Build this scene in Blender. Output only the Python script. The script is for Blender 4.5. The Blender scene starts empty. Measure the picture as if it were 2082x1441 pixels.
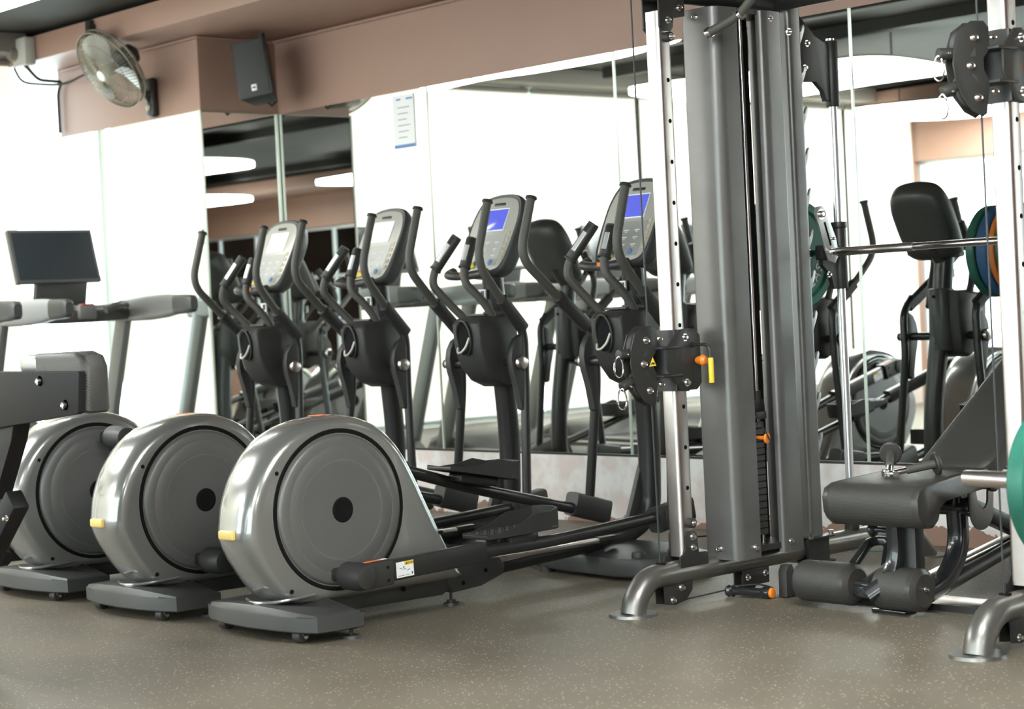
import bpy, bmesh, math, random
from mathutils import Vector, Matrix
random.seed(7)
sc = bpy.context.scene
C = sc.collection
PI = math.pi

# ------------------------------------------------------------------ camera
yaw, pitch, roll = math.radians(137.9637), math.radians(-1.32525), math.radians(-2.83584)
fw = Vector((math.cos(pitch)*math.cos(yaw), math.cos(pitch)*math.sin(yaw), math.sin(pitch)))
rt = fw.cross(Vector((0, 0, 1))).normalized(); up = rt.cross(fw)
r2 = rt*math.cos(roll)+up*math.sin(roll); u2 = -rt*math.sin(roll)+up*math.cos(roll)
cam = bpy.data.cameras.new('camera'); co = bpy.data.objects.new('camera', cam); C.objects.link(co)
M = Matrix.Identity(4)
for i in range(3):
    M[i][0] = r2[i]; M[i][1] = u2[i]; M[i][2] = -fw[i]
M.translation = (0, 0, 1.15)
co.matrix_world = M
cam.sensor_width = 36; cam.lens = 3920.3/2082*36; cam.clip_start = .05; cam.clip_end = 200
cam.dof.use_dof = True; cam.dof.focus_distance = 7.2; cam.dof.aperture_fstop = 3.4
sc.camera = co
# ------------------------------------------------------------------ light and exposure
sc.view_settings.view_transform = 'Standard'; sc.view_settings.look = 'None'
sc.view_settings.gamma = 1; sc.view_settings.use_curve_mapping = False
sc.view_settings.exposure = 1.12
w = bpy.data.worlds.new('daylight'); sc.world = w; w.use_nodes = True
w.node_tree.nodes['Background'].inputs[0].default_value = (.86, .95, 1, 1)
w.node_tree.nodes['Background'].inputs[1].default_value = 4.0
BLIND_BACKLIGHT = .27; PANEL_E = 9.0

# ------------------------------------------------------------------ materials
def mat(name, col, rough=.5, metal=0, coat=0, spec=.5, noise=0, nscale=8, emit=None, es=0, bump=0, bscale=60, rnoise=0):
    m = bpy.data.materials.new(name); m.use_nodes = True
    n = m.node_tree.nodes; l = m.node_tree.links; b = n['Principled BSDF']
    b.inputs['Base Color'].default_value = (*col, 1); b.inputs['Roughness'].default_value = rough
    b.inputs['Metallic'].default_value = metal; b.inputs['Coat Weight'].default_value = coat
    b.inputs['Specular IOR Level'].default_value = spec
    if emit:
        b.inputs['Emission Color'].default_value = (*emit, 1); b.inputs['Emission Strength'].default_value = es
    if noise or rnoise or bump:
        tc = n.new('ShaderNodeTexCoord')
    if noise or rnoise:
        t = n.new('ShaderNodeTexNoise'); t.inputs['Scale'].default_value = nscale; t.inputs['Detail'].default_value = 5
        l.new(tc.outputs['Object'], t.inputs['Vector'])
    if noise:
        r = n.new('ShaderNodeValToRGB'); l.new(t.outputs['Fac'], r.inputs[0])
        r.color_ramp.elements[0].position = .3; r.color_ramp.elements[1].position = .7
        r.color_ramp.elements[0].color = (*[c*(1-noise) for c in col], 1)
        r.color_ramp.elements[1].color = (*[min(1, c*(1+noise)) for c in col], 1)
        l.new(r.outputs[0], b.inputs['Base Color'])
    if rnoise:
        mr = n.new('ShaderNodeMapRange'); l.new(t.outputs['Fac'], mr.inputs[0])
        mr.inputs[3].default_value = rough-rnoise; mr.inputs[4].default_value = rough+rnoise
        l.new(mr.outputs[0], b.inputs['Roughness'])
    if bump:
        t2 = n.new('ShaderNodeTexNoise'); t2.inputs['Scale'].default_value = bscale; l.new(tc.outputs['Object'], t2.inputs['Vector'])
        bp = n.new('ShaderNodeBump'); bp.inputs['Strength'].default_value = bump; bp.inputs['Distance'].default_value = .002
        l.new(t2.outputs['Fac'], bp.inputs['Height']); l.new(bp.outputs[0], b.inputs['Normal'])
    return m
K = {}
K['frame'] = mat('gunmetal_paint', (.15, .145, .138), .34, .5, noise=.12, nscale=5, rnoise=.05)
K['pewter'] = mat('pewter_paint', (.22, .21, .195), .33, .75, noise=.1, nscale=6)
K['blacksteel'] = mat('deep_black_steel', (.012, .011, .011), .55, spec=.25)
K['framedark'] = mat('black_steel', (.03, .029, .027), .4, .1, noise=.15)
K['plastic'] = mat('black_plastic', (.03, .029, .027), .5, bump=.15, bscale=400)
K['pad'] = mat('grey_plastic', (.05, .05, .048), .42, noise=.08)
K['tube'] = mat('charcoal_tube', (.03, .029, .028), .32, .2)
K['foam'] = mat('dark_foam', (.075, .07, .06), .55, bump=.2, bscale=300)
K['steel'] = mat('brushed_steel', (.66, .60, .57), .3, 1, noise=.06, rnoise=.06)
K['sensor'] = mat('sensor_metal', (.9, .9, .88), .35, .7)
K['sidekey'] = mat('side_key_grey', (.52, .46, .30), .4)
K['rod'] = mat('polished_rod', (.85, .85, .86), .28, .9)
K['chrome'] = mat('chrome', (.9, .88, .88), .1, 1)
K['bolt'] = mat('bolt_steel', (.75, .72, .68), .22, 1)
K['shell'] = mat('silver_grey_shell', (.30, .297, .28), .24, .55, coat=.8, noise=.04, nscale=3)
K['disc'] = mat('disc_grey', (.15, .148, .14), .42, .3, noise=.05, nscale=3)
K['dark'] = mat('recess_black', (.008, .008, .008), .8, spec=.1)
K['yellow'] = mat('yellow_plastic', (.85, .62, .05), .4)
K['paleyellow'] = mat('pale_yellow_reflector', (.8, .58, .18), .35)
K['orange'] = mat('orange_plastic', (.9, .24, .02), .4)
K['orangelabel'] = mat('orange_label', (.85, .22, .07), .5)
K['white'] = mat('white_label', (.85, .85, .84), .5)
K['ink'] = mat('ink', (.04, .04, .04), .6)
K['face'] = mat('console_face', (.48, .465, .41), .35, .2)
K['faceinner'] = mat('console_inner', (.38, .38, .35), .35, .2)
K['lcd'] = mat('blue_screen', (.04, .05, .25), .15, emit=(.07, .08, .38), es=.7)
K['lcdreflect'] = mat('screen_painted_reflection', (.35, .42, .45), .08, emit=(.55, .62, .64), es=.75)  # pale colour and glow imitate light reflected in the screen
K['monitor'] = mat('monitor_glass', (.03, .04, .045), .12, spec=.6)
K['vinyl'] = None
K['green'] = mat('green_rubber', (.012, .115, .078), .42, noise=.25, nscale=10)
K['blue'] = mat('blue_rubber', (.03, .10, .24), .45)
K['orangerub'] = mat('orange_rubber', (.75, .2, .03), .45)
K['greycast'] = mat('grey_alloy', (.42, .42, .41), .35, .6)
K['tread'] = mat('treadmill_grey', (.2, .2, .19), .4, .2)
K['treadlight'] = mat('treadmill_light_grey', (.34, .35, .35), .4, .1)
K['treaddark'] = mat('treadmill_dark', (.07, .07, .066), .42)
K['belt'] = mat('belt_rubber', (.03, .03, .032), .55)
K['bluered'] = mat('red_sticker', (.55, .06, .05), .5)
K['bluelab'] = mat('blue_sticker', (.12, .25, .5), .5)
K['brown'] = None

def nodes(name):
    m = bpy.data.materials.new(name); m.use_nodes = True
    return m, m.node_tree.nodes, m.node_tree.links, m.node_tree.nodes['Principled BSDF']

def vinyl():
    m, n, l, b = nodes('carbon_weave_vinyl')
    tc = n.new('ShaderNodeTexCoord'); wv = n.new('ShaderNodeTexWave'); wv.inputs['Scale'].default_value = 75
    wv.bands_direction = 'DIAGONAL'; wv.inputs['Distortion'].default_value = 0
    l.new(tc.outputs['Object'], wv.inputs['Vector'])
    mp = n.new('ShaderNodeMapping'); mp.inputs['Scale'].default_value = (-1, 1, 1); l.new(tc.outputs['Object'], mp.inputs[0])
    w2 = n.new('ShaderNodeTexWave'); w2.inputs['Scale'].default_value = 75; w2.bands_direction = 'DIAGONAL'; l.new(mp.outputs[0], w2.inputs['Vector'])
    mx = n.new('ShaderNodeMath'); mx.operation = 'MULTIPLY'; l.new(wv.outputs['Fac'], mx.inputs[0]); l.new(w2.outputs['Fac'], mx.inputs[1])
    r = n.new('ShaderNodeValToRGB'); l.new(mx.outputs[0], r.inputs[0])
    r.color_ramp.elements[0].color = (.028, .027, .025, 1); r.color_ramp.elements[1].color = (.085, .082, .07, 1)
    l.new(r.outputs[0], b.inputs['Base Color']); b.inputs['Roughness'].default_value = .42
    bp = n.new('ShaderNodeBump'); bp.inputs['Strength'].default_value = .4; bp.inputs['Distance'].default_value = .002
    l.new(mx.outputs[0], bp.inputs['Height']); l.new(bp.outputs[0], b.inputs['Normal'])
    return m
K['vinyl'] = vinyl()
K['vinylside'] = mat('smooth_black_vinyl', (.04, .036, .033), .36, bump=.3, bscale=18)

def floor_mat():
    m, n, l, b = nodes('speckled_rubber_floor')
    tc = n.new('ShaderNodeTexCoord')
    big = n.new('ShaderNodeTexNoise'); big.inputs['Scale'].default_value = 1.3; big.inputs['Detail'].default_value = 6
    l.new(tc.outputs['Object'], big.inputs['Vector'])
    r = n.new('ShaderNodeValToRGB'); l.new(big.outputs['Fac'], r.inputs[0])
    r.color_ramp.elements[0].position = .3; r.color_ramp.elements[1].position = .72
    r.color_ramp.elements[0].color = (.112, .094, .071, 1); r.color_ramp.elements[1].color = (.178, .151, .115, 1)
    v = n.new('ShaderNodeTexVoronoi'); v.inputs['Scale'].default_value = 75; l.new(tc.outputs['Object'], v.inputs['Vector'])
    th = n.new('ShaderNodeMath'); th.operation = 'LESS_THAN'; th.inputs[1].default_value = .22; l.new(v.outputs['Distance'], th.inputs[0])
    sep = n.new('ShaderNodeSeparateColor'); l.new(v.outputs['Color'], sep.inputs[0])
    t2 = n.new('ShaderNodeMath'); t2.operation = 'GREATER_THAN'; t2.inputs[1].default_value = .62; l.new(sep.outputs[0], t2.inputs[0])
    mu = n.new('ShaderNodeMath'); mu.operation = 'MULTIPLY'; l.new(th.outputs[0], mu.inputs[0]); l.new(t2.outputs[0], mu.inputs[1])
    mx = n.new('ShaderNodeMix'); mx.data_type = 'RGBA'; l.new(mu.outputs[0], mx.inputs[0]); l.new(r.outputs[0], mx.inputs[6])
    mx.inputs[7].default_value = (.5, .44, .35, 1)
    l.new(mx.outputs[2], b.inputs['Base Color'])
    b.inputs['Roughness'].default_value = .4; b.inputs['Specular IOR Level'].default_value = .35
    n2 = n.new('ShaderNodeTexNoise'); n2.inputs['Scale'].default_value = 300; l.new(tc.outputs['Object'], n2.inputs['Vector'])
    bp = n.new('ShaderNodeBump'); bp.inputs['Strength'].default_value = .25; bp.inputs['Distance'].default_value = .001
    l.new(n2.outputs['Fac'], bp.inputs['Height']); l.new(bp.outputs[0], b.inputs['Normal'])
    mr = n.new('ShaderNodeMapRange'); l.new(big.outputs['Fac'], mr.inputs[0]); mr.inputs[3].default_value = .38; mr.inputs[4].default_value = .56
    l.new(mr.outputs[0], b.inputs['Roughness'])
    return m

def brown_mat(worn=False):
    m, n, l, b = nodes('worn_brown_wall' if worn else 'brown_wall_paint')
    tc = n.new('ShaderNodeTexCoord'); t = n.new('ShaderNodeTexNoise'); t.inputs['Scale'].default_value = 1.5; t.inputs['Detail'].default_value = 4
    l.new(tc.outputs['Object'], t.inputs['Vector'])
    r = n.new('ShaderNodeValToRGB'); l.new(t.outputs['Fac'], r.inputs[0])
    r.color_ramp.elements[0].color = (.32, .195, .145, 1); r.color_ramp.elements[1].color = (.38, .235, .18, 1)
    l.new(r.outputs[0], b.inputs['Base Color']); b.inputs['Roughness'].default_value = .5
    if worn:
        # bare plaster with scraps of the brown paint left low down on the wall
        sp = n.new('ShaderNodeSeparateXYZ'); l.new(tc.outputs['Object'], sp.inputs[0])
        t2 = n.new('ShaderNodeTexNoise'); t2.inputs['Scale'].default_value = 3.2; t2.inputs['Detail'].default_value = 7; t2.inputs['Roughness'].default_value = .6
        l.new(tc.outputs['Object'], t2.inputs['Vector'])
        a = n.new('ShaderNodeMath'); a.operation = 'MULTIPLY_ADD'; a.inputs[1].default_value = .42; a.inputs[2].default_value = -.17
        l.new(t2.outputs['Fac'], a.inputs[0])
        g = n.new('ShaderNodeMath'); g.operation = 'GREATER_THAN'; l.new(sp.outputs[2], g.inputs[0]); l.new(a.outputs[0], g.inputs[1])
        t3 = n.new('ShaderNodeTexNoise'); t3.inputs['Scale'].default_value = 9; t3.inputs['Detail'].default_value = 6; l.new(tc.outputs['Object'], t3.inputs['Vector'])
        pr = n.new('ShaderNodeValToRGB'); l.new(t3.outputs['Fac'], pr.inputs[0])
        pr.color_ramp.elements[0].position = .4; pr.color_ramp.elements[1].position = .62
        pr.color_ramp.elements[0].color = (.84, .74, .70, 1); pr.color_ramp.elements[1].color = (.95, .93, .90, 1)
        mx = n.new('ShaderNodeMix'); mx.data_type = 'RGBA'; l.new(g.outputs[0], mx.inputs[0]); l.new(r.outputs[0], mx.inputs[6]); l.new(pr.outputs[0], mx.inputs[7])
        l.new(mx.outputs[2], b.inputs['Base Color'])
    return m
K['floor'] = floor_mat(); K['brown'] = brown_mat(); K['worn'] = brown_mat(True)
K['ceil'] = mat('dark_ceiling_paint', (.024, .024, .019), .7, noise=.2, nscale=2)
K['pelmet'] = mat('grey_brown_pelmet', (.2, .18, .15), .6)
K['plaster'] = mat('pale_plaster', (.72, .67, .62), .6, noise=.08)
K['mirror'] = mat('mirror_silvering', (.93, .955, .93), 0, 1)
K['glassedge'] = mat('mirror_bevel', (.75, .82, .72), .25, .3)
def blind_mat():
    m, n, l, b = nodes('cream_roller_blind'); o = n['Material Output']
    b.inputs['Base Color'].default_value = (.7, .69, .6, 1); b.inputs['Roughness'].default_value = .8
    b.inputs['Emission Color'].default_value = (1, .98, .88, 1); b.inputs['Emission Strength'].default_value = BLIND_BACKLIGHT  # glow painted into the cloth for daylight coming through from behind
    t = n.new('ShaderNodeBsdfTranslucent'); t.inputs[0].default_value = (.11, .105, .09, 1)
    x = n.new('ShaderNodeAddShader'); l.new(b.outputs[0], x.inputs[0]); l.new(t.outputs[0], x.inputs[1]); l.new(x.outputs[0], o.inputs[0])
    return m
K['blind'] = blind_mat()
K['alu'] = mat('aluminium_frame', (.55, .58, .58), .4, .6)
K['panel'] = mat('light_membrane', (.9, .9, .9), .5, emit=(.97, 1, .97), es=PANEL_E)
K['box'] = mat('pale_grey_box', (.45, .43, .38), .5)
K['cable'] = mat('dark_cable', (.03, .035, .035), .5)
K['gcable'] = mat('green_cable', (.02, .16, .12), .5)
K['grille'] = mat('speaker_cloth', (.055, .058, .055), .75, bump=.5, bscale=500)
K['fancage'] = mat('fan_cage_wire', (.30, .29, .23), .35, .7)
K['blade'] = mat('fan_blade', (.42, .42, .38), .35, .3)
def glass():
    m = bpy.data.materials.new('window_glass'); m.use_nodes = True; n = m.node_tree.nodes; l = m.node_tree.links
    n.remove(n['Principled BSDF']); o = n['Material Output']
    t = n.new('ShaderNodeBsdfTransparent'); t.inputs[0].default_value = (.93, .97, .96, 1)
    g = n.new('ShaderNodeBsdfGlossy'); g.inputs['Roughness'].default_value = .02
    f = n.new('ShaderNodeFresnel'); f.inputs[0].default_value = 1.45
    x = n.new('ShaderNodeMixShader'); l.new(f.outputs[0], x.inputs[0]); l.new(t.outputs[0], x.inputs[1]); l.new(g.outputs[0], x.inputs[2]); l.new(x.outputs[0], o.inputs[0])
    return m
K['glass'] = glass()

# ------------------------------------------------------------------ mesh helpers
def V(*a): return Vector(a)
SPLIT = {'bracket', 'stack_frame', 'bolt', 'screw_hole', 'adjustment_hole', 'hinge_plate', 'copper_bushing', 'print', 'chrome_collar', 'text_lines', 'blue_band', 'pulley_wheel', 'arrow_mark', 'suspension_rod', 'low_pulley_bracket', 'rear_pulley_bracket', 'side_plate', 'slot', 'pull_up_bar'}
class MB:
    def __init__(s): s.bm = bmesh.new()
    def _add(s, verts, faces):
        vs = [s.bm.verts.new(v) for v in verts]
        for f in faces:
            try: s.bm.faces.new([vs[i] for i in f])
            except ValueError: pass
        return vs
    def box(s, c, size, bev=0, rot=None, seg=2):
        t = bmesh.new(); bmesh.ops.create_cube(t, size=1)
        for v in t.verts: v.co = Vector((v.co.x*size[0], v.co.y*size[1], v.co.z*size[2]))
        if bev: bmesh.ops.bevel(t, geom=t.edges[:], offset=bev, segments=seg, affect='EDGES', profile=.5)
        R = rot.to_matrix() if hasattr(rot, 'to_matrix') else (rot or Matrix.Identity(3))
        for v in t.verts: v.co = R @ v.co + Vector(c)
        s.join(t); return s
    def bb(s, x0, x1, y0, y1, z0, z1, bev=0, seg=2):
        return s.box(((x0+x1)/2, (y0+y1)/2, (z0+z1)/2), (abs(x1-x0), abs(y1-y0), abs(z1-z0)), bev, None, seg)
    def join(s, t):
        me = bpy.data.meshes.new('tmp'); t.to_mesh(me); t.free(); s.bm.from_mesh(me); bpy.data.meshes.remove(me)
    def cyl(s, p0, p1, r, r1=None, seg=20, bev=0):
        p0, p1 = Vector(p0), Vector(p1); r1 = r if r1 is None else r1; L = (p1-p0).length
        prof = [(0, 0), (r, 0), (r1, L), (0, L)]
        if bev: prof = [(0, 0), (r-bev, 0), (r-.3*bev, .3*bev), (r, bev), (r1, L-bev), (r1-.3*bev, L-.3*bev), (r1-bev, L), (0, L)]
        return s.lathe(prof, p0, p1-p0, seg)
    def lathe(s, prof, o, axis, seg=32):
        o = Vector(o); a = Vector(axis).normalized()
        h = Vector((0, 0, 1)) if abs(a.z) < .9 else Vector((1, 0, 0))
        e1 = a.cross(h).normalized(); e2 = a.cross(e1)
        rings = []
        for r, h_ in prof:
            if r < 1e-6: rings.append([s.bm.verts.new(o+a*h_)])
            else: rings.append([s.bm.verts.new(o+a*h_+e1*(r*math.cos(2*PI*k/seg))+e2*(r*math.sin(2*PI*k/seg))) for k in range(seg)])
        for A, B in zip(rings, rings[1:]):
            for k in range(seg):
                k2 = (k+1) % seg
                f = []
                if len(A) == 1 and len(B) == 1: continue
                if len(A) == 1: f = [A[0], B[k2], B[k]]
                elif len(B) == 1: f = [A[k], A[k2], B[0]]
                else: f = [A[k], A[k2], B[k2], B[k]]
                try: s.bm.faces.new(f)
                except ValueError: pass
        return s
    def tube(s, pts, r, seg=14, bend=0, n=7, ry=None, upv=None, cap=True, closed=False):
        pts = [Vector(p) for p in pts]
        if bend: pts = fillet(pts, bend, n)
        rs = r if isinstance(r, (list, tuple)) else [r]*len(pts)
        N = len(pts); T = []
        for i in range(N):
            if closed: t = pts[(i+1) % N]-pts[i-1]
            else: t = pts[min(i+1, N-1)]-pts[max(i-1, 0)]
            T.append(t.normalized())
        u = Vector(upv) if upv else (Vector((0, 0, 1)) if abs(T[0].z) < .9 else Vector((0, 1, 0)))
        rings = []
        for i in range(N):
            if not upv or True:
                u = (u - T[i]*u.dot(T[i]))
                if u.length < 1e-4: u = Vector((0, 1, 0)) - T[i]*T[i].y
                u.normalize()
            b = T[i].cross(u)
            q = ry if ry else rs[i]
            rings.append([s.bm.verts.new(pts[i]+b*(rs[i]*math.cos(2*PI*k/seg))+u*(q*math.sin(2*PI*k/seg))) for k in range(seg)])
        R = rings+[rings[0]] if closed else rings
        for A, B in zip(R, R[1:]):
            for k in range(seg):
                try: s.bm.faces.new([A[k], A[(k+1) % seg], B[(k+1) % seg], B[k]])
                except ValueError: pass
        if cap and not closed:
            s.bm.faces.new(rings[0][::-1]); s.bm.faces.new(rings[-1])
        return s
    def bar(s, pts, w, h, upv=(0, 0, 1), bend=0, rnd=.25, n=7):
        """rectangular section swept along a path; w across, h along upv"""
        pts = [Vector(p) for p in pts]
        if bend: pts = fillet(pts, bend, n)
        N = len(pts); c = min(w, h)*rnd; sec = []
        for sx, sy, a0 in ((1, 1, 0), (-1, 1, 90), (-1, -1, 180), (1, -1, 270)):
            for a in (0, 45, 90):
                t = math.radians(a0+a); sec.append((sx*(w/2-c)+c*math.cos(t), sy*(h/2-c)+c*math.sin(t)))
        rings = []
        for i in range(N):
            T = (pts[min(i+1, N-1)]-pts[max(i-1, 0)]).normalized()
            u = Vector(upv); u = (u-T*u.dot(T)).normalized(); b = T.cross(u)
            k = 1
            rings.append([s.bm.verts.new(pts[i]+b*x+u*y) for x, y in sec])
        m = len(sec)
        for A, B in zip(rings, rings[1:]):
            for k in range(m): s.bm.faces.new([A[k], A[(k+1) % m], B[(k+1) % m], B[k]])
        s.bm.faces.new(rings[0][::-1]); s.bm.faces.new(rings[-1])
        return s
    def prism(s, poly, ax, a0, a1, bev=0, seg=2):
        """extrude 2D polygon along axis ax ('x': poly=(y,z), 'y': (x,z), 'z': (x,y))"""
        t = bmesh.new()
        def p3(p, a): return {'x': (a, p[0], p[1]), 'y': (p[0], a, p[1]), 'z': (p[0], p[1], a)}[ax]
        A = [t.verts.new(p3(p, a0)) for p in poly]; B = [t.verts.new(p3(p, a1)) for p in poly]
        N = len(poly)
        fa = t.faces.new(A[::-1]); fb = t.faces.new(B)
        for k in range(N): t.faces.new([A[k], A[(k+1) % N], B[(k+1) % N], B[k]])
        if bev:
            ed = list(fa.edges)+list(fb.edges)
            bmesh.ops.bevel(t, geom=ed, offset=bev, segments=seg, affect='EDGES', profile=.5)
        s.join(t); return s
    def loft(s, rings, cap=True):
        R = [[s.bm.verts.new(p) for p in r] for r in rings]; m = len(R[0])
        for A, B in zip(R, R[1:]):
            for k in range(m): s.bm.faces.new([A[k], A[(k+1) % m], B[(k+1) % m], B[k]])
        if cap: s.bm.faces.new(R[0][::-1]); s.bm.faces.new(R[-1])
        return s
    def xf(s, mtx):
        bmesh.ops.transform(s.bm, matrix=mtx, verts=s.bm.verts[:]); return s
    def build(s, name, m, parent=None, sharp=35, kind=None):
        bmesh.ops.recalc_face_normals(s.bm, faces=s.bm.faces[:])
        if name in SPLIT and kind is None:
            isl = []; seen = set()
            for f in s.bm.faces:
                if f in seen: continue
                st = [f]; grp = []; seen.add(f)
                while st:
                    q = st.pop(); grp.append(q)
                    for v in q.verts:
                        for g in v.link_faces:
                            if g not in seen: seen.add(g); st.append(g)
                isl.append(grp)
            if len(isl) > 1:
                first = None
                for grp in isl:
                    ids = {}; vs = []; fs = []
                    for f in grp:
                        fs.append([])
                        for v in f.verts:
                            if v not in ids: ids[v] = len(vs); vs.append(v.co.copy())
                            fs[-1].append(ids[v])
                    n_ = MB(); n_._add(vs, fs); o = n_.build(name, m, parent, sharp); first = first or o
                s.bm.free(); return first
        me = bpy.data.meshes.new(name); s.bm.to_mesh(me); s.bm.free()
        for p in me.polygons: p.use_smooth = True
        try: me.set_sharp_from_angle(angle=math.radians(sharp))
        except Exception: pass
        me.materials.append(m if not isinstance(m, str) else K[m])
        o = bpy.data.objects.new(name, me); C.objects.link(o)
        if parent: o.parent = parent
        if kind: o['kind'] = kind
        return o
def fillet(pts, r, n=7):
    out = [pts[0]]
    for a, b, c in zip(pts, pts[1:], pts[2:]):
        d1 = (a-b); d2 = (c-b); k = min(r, d1.length*.49, d2.length*.49)
        p = b+d1.normalized()*k; q = b+d2.normalized()*k
        for i in range(n+1):
            t = i/n; out.append(p*(1-t)**2+b*2*t*(1-t)+q*t*t)
    out.append(pts[-1]); return out
def rrect(w, h, r, n=5):
    out = []
    for sx, sy, a0 in ((1, 1, 0), (-1, 1, 90), (-1, -1, 180), (1, -1, 270)):
        for i in range(n+1):
            t = math.radians(a0+90*i/n); out.append((sx*(w/2-r)+r*math.cos(t), sy*(h/2-r)+r*math.sin(t)))
    return out
def smooth_poly(pts, n=6):
    """closed Catmull-Rom"""
    out = []; N = len(pts)
    for i in range(N):
        p0, p1, p2, p3 = [Vector(pts[(i+k-1) % N]) for k in range(4)]
        for j in range(n):
            t = j/n
            out.append(tuple(.5*((2*p1)+(p2-p0)*t+(2*p0-5*p1+4*p2-p3)*t*t+(3*p1-p0-3*p2+p3)*t**3)))
    return out
def thing(name, label, cat, loc=(0, 0, 0), rz=0, group=None):
    o = bpy.data.objects.new(name, None); C.objects.link(o); o.location = loc; o.rotation_euler = (0, 0, rz)
    o.empty_display_size = .1
    return tag(o, label, cat, group)
def tag(o, label, cat, group=None):
    o['label'] = label; o['category'] = cat
    if group: o['group'] = group
    return o
def dup(o, parent=None):
    c = o.copy(); C.objects.link(c); c.parent = parent
    for ch in list(o.children): dup(ch, c)
    return c
def text_obj(body, size, name, m, parent, mtx, depth=.0006):
    cu = bpy.data.curves.new('t', 'FONT'); cu.body = body; cu.size = size; cu.extrude = depth; cu.align_x = 'CENTER'; cu.align_y = 'CENTER'
    to = bpy.data.objects.new('t', cu); C.objects.link(to)
    dg = bpy.context.evaluated_depsgraph_get(); me = bpy.data.meshes.new_from_object(to.evaluated_get(dg))
    bpy.data.objects.remove(to); bpy.data.curves.remove(cu)
    me.transform(mtx); me.materials.clear(); me.materials.append(K[m])
    o = bpy.data.objects.new(name, me); C.objects.link(o); o.parent = parent
    return o
def frame_m(o, xd, yd):
    """matrix with origin o, local x=xd, local y=yd"""
    x = Vector(xd).normalized(); y = Vector(yd); y = (y-x*y.dot(x)).normalized(); z = x.cross(y)
    m = Matrix.Identity(4)
    for i in range(3): m[i][0] = x[i]; m[i][1] = y[i]; m[i][2] = z[i]
    m.translation = o; return m
def bolt(mb, p, d, r=.012):
    d = Vector(d).normalized(); p = Vector(p)
    mb.lathe([(0, .012), (r*.45, .012), (r*.5, .010), (r*.75, .012), (r*.8, .0), (r*1.25, .0), (r*1.25, -.003), (0, -.003)], p, d, 12)

# ------------------------------------------------------------------ the room
YM, YF, XE, XR, YW = 7.18, 6.6, -11.8, 6.0, -1.9
XC = -10.07
ZC, ZB, ZM0, ZM1 = 3.12, 2.93, .365, 2.46
def struct(mb, name, m, **k): return mb.build(name, m, kind='structure', **k)
struct(MB().bb(XE-3, XR+.2, YW-.2, YM+.25, -.12, 0), 'floor', 'floor')
struct(MB().bb(XE-.2, XR+.2, YW-.2, YM+.25, ZC, ZC+.15), 'ceiling', 'ceil')
# mirror wall: worn plaster base, brown frieze above the mirrors
b = MB().bb(XE-.2, XR+.2, YM, YM+.2, ZM0-.0, ZC)
wb = struct(b, 'wall_back', 'brown')
struct(MB().bb(XC, XR+.2, YM-.02, YM+.2, 0, ZM0-.012), 'wall_back_base', 'worn')
struct(MB().bb(XE, XC, YF, YM, 0, ZB), 'wall_alcove', 'brown')
struct(MB().bb(XE-.2, XR+.2, YW-.2, YW, 2.45, ZC).bb(XE-.2, XR+.2, YW-.2, YW, 0, .45).bb(XE-.2, XE+.015, YW-.2, YW, .45, 2.45).bb(XR-.6, XR+.2, YW-.2, YW, .45, 2.45), 'wall_front', 'brown')
struct(MB().bb(XR, XR+.2, YW, YM, 0, ZC), 'wall_right', 'brown')
# beams under the ceiling along both long walls
struct(MB().bb(XE+.0, XR, 6.22, YM, ZB, ZC-.03, .006), 'trim_1', 'brown')
struct(MB().bb(XE+.0, XR, YW, YW+.95, ZB-.02, ZC-.03, .006), 'trim_2', 'brown')
# open dark services below the ceiling
for i, yy in enumerate((-.1, 2.9, 3.9)):
    struct(MB().bb(XE+.45, XR, yy-.05, yy+.05, ZC-.09, ZC-.002), 'trim_%d' % (i+3), 'ceil')
# end wall: piers, sill and head around a long window
e = MB().bb(XE-.2, XE, YW-.2, YM+.2, 3.0, ZC).bb(XE-.2, XE, YW-.2, YM+.2, 0, .25).bb(XE-.2, XE, 6.9, YM+.2, .25, 3.0).bb(XE-.2, XE, YW-.2, YW+.05, .25, 3.0)
struct(e, 'wall_left', 'plaster')
struct(MB().bb(XE, XE+.3, YW+.95, 6.22, 2.99, ZC-.002, .005), 'trim_6', 'pelmet')
ys = [YW+.05, -.76, .68, 2.12, 3.40, 4.82, 6.24, 6.9]
struct(MB().bb(XE-1.5, XE-.2, YW-1, YM+1, 3.02, 3.2), 'trim_7', 'box')  # unseen slab outside, added to shade the tops of the blinds
k = 1
for a, c in zip(ys, ys[1:]):
    f = MB(); t = .03
    f.bb(XE-.12, XE-.06, a, a+t, .25, 3.0).bb(XE-.12, XE-.06, c-t, c, .25, 3.0)
    f.bb(XE-.12, XE-.06, a, c, .25, .29).bb(XE-.12, XE-.06, a, c, 2.96, 3.0).bb(XE-.115, XE-.065, a, c, .50, .54)
    wf = struct(f, 'window_%d' % k, 'alu'); k += 1
    g = MB().bb(XE-.095, XE-.09, a+t, c-t, .29, 2.96).build('pane', 'glass', wf)
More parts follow.
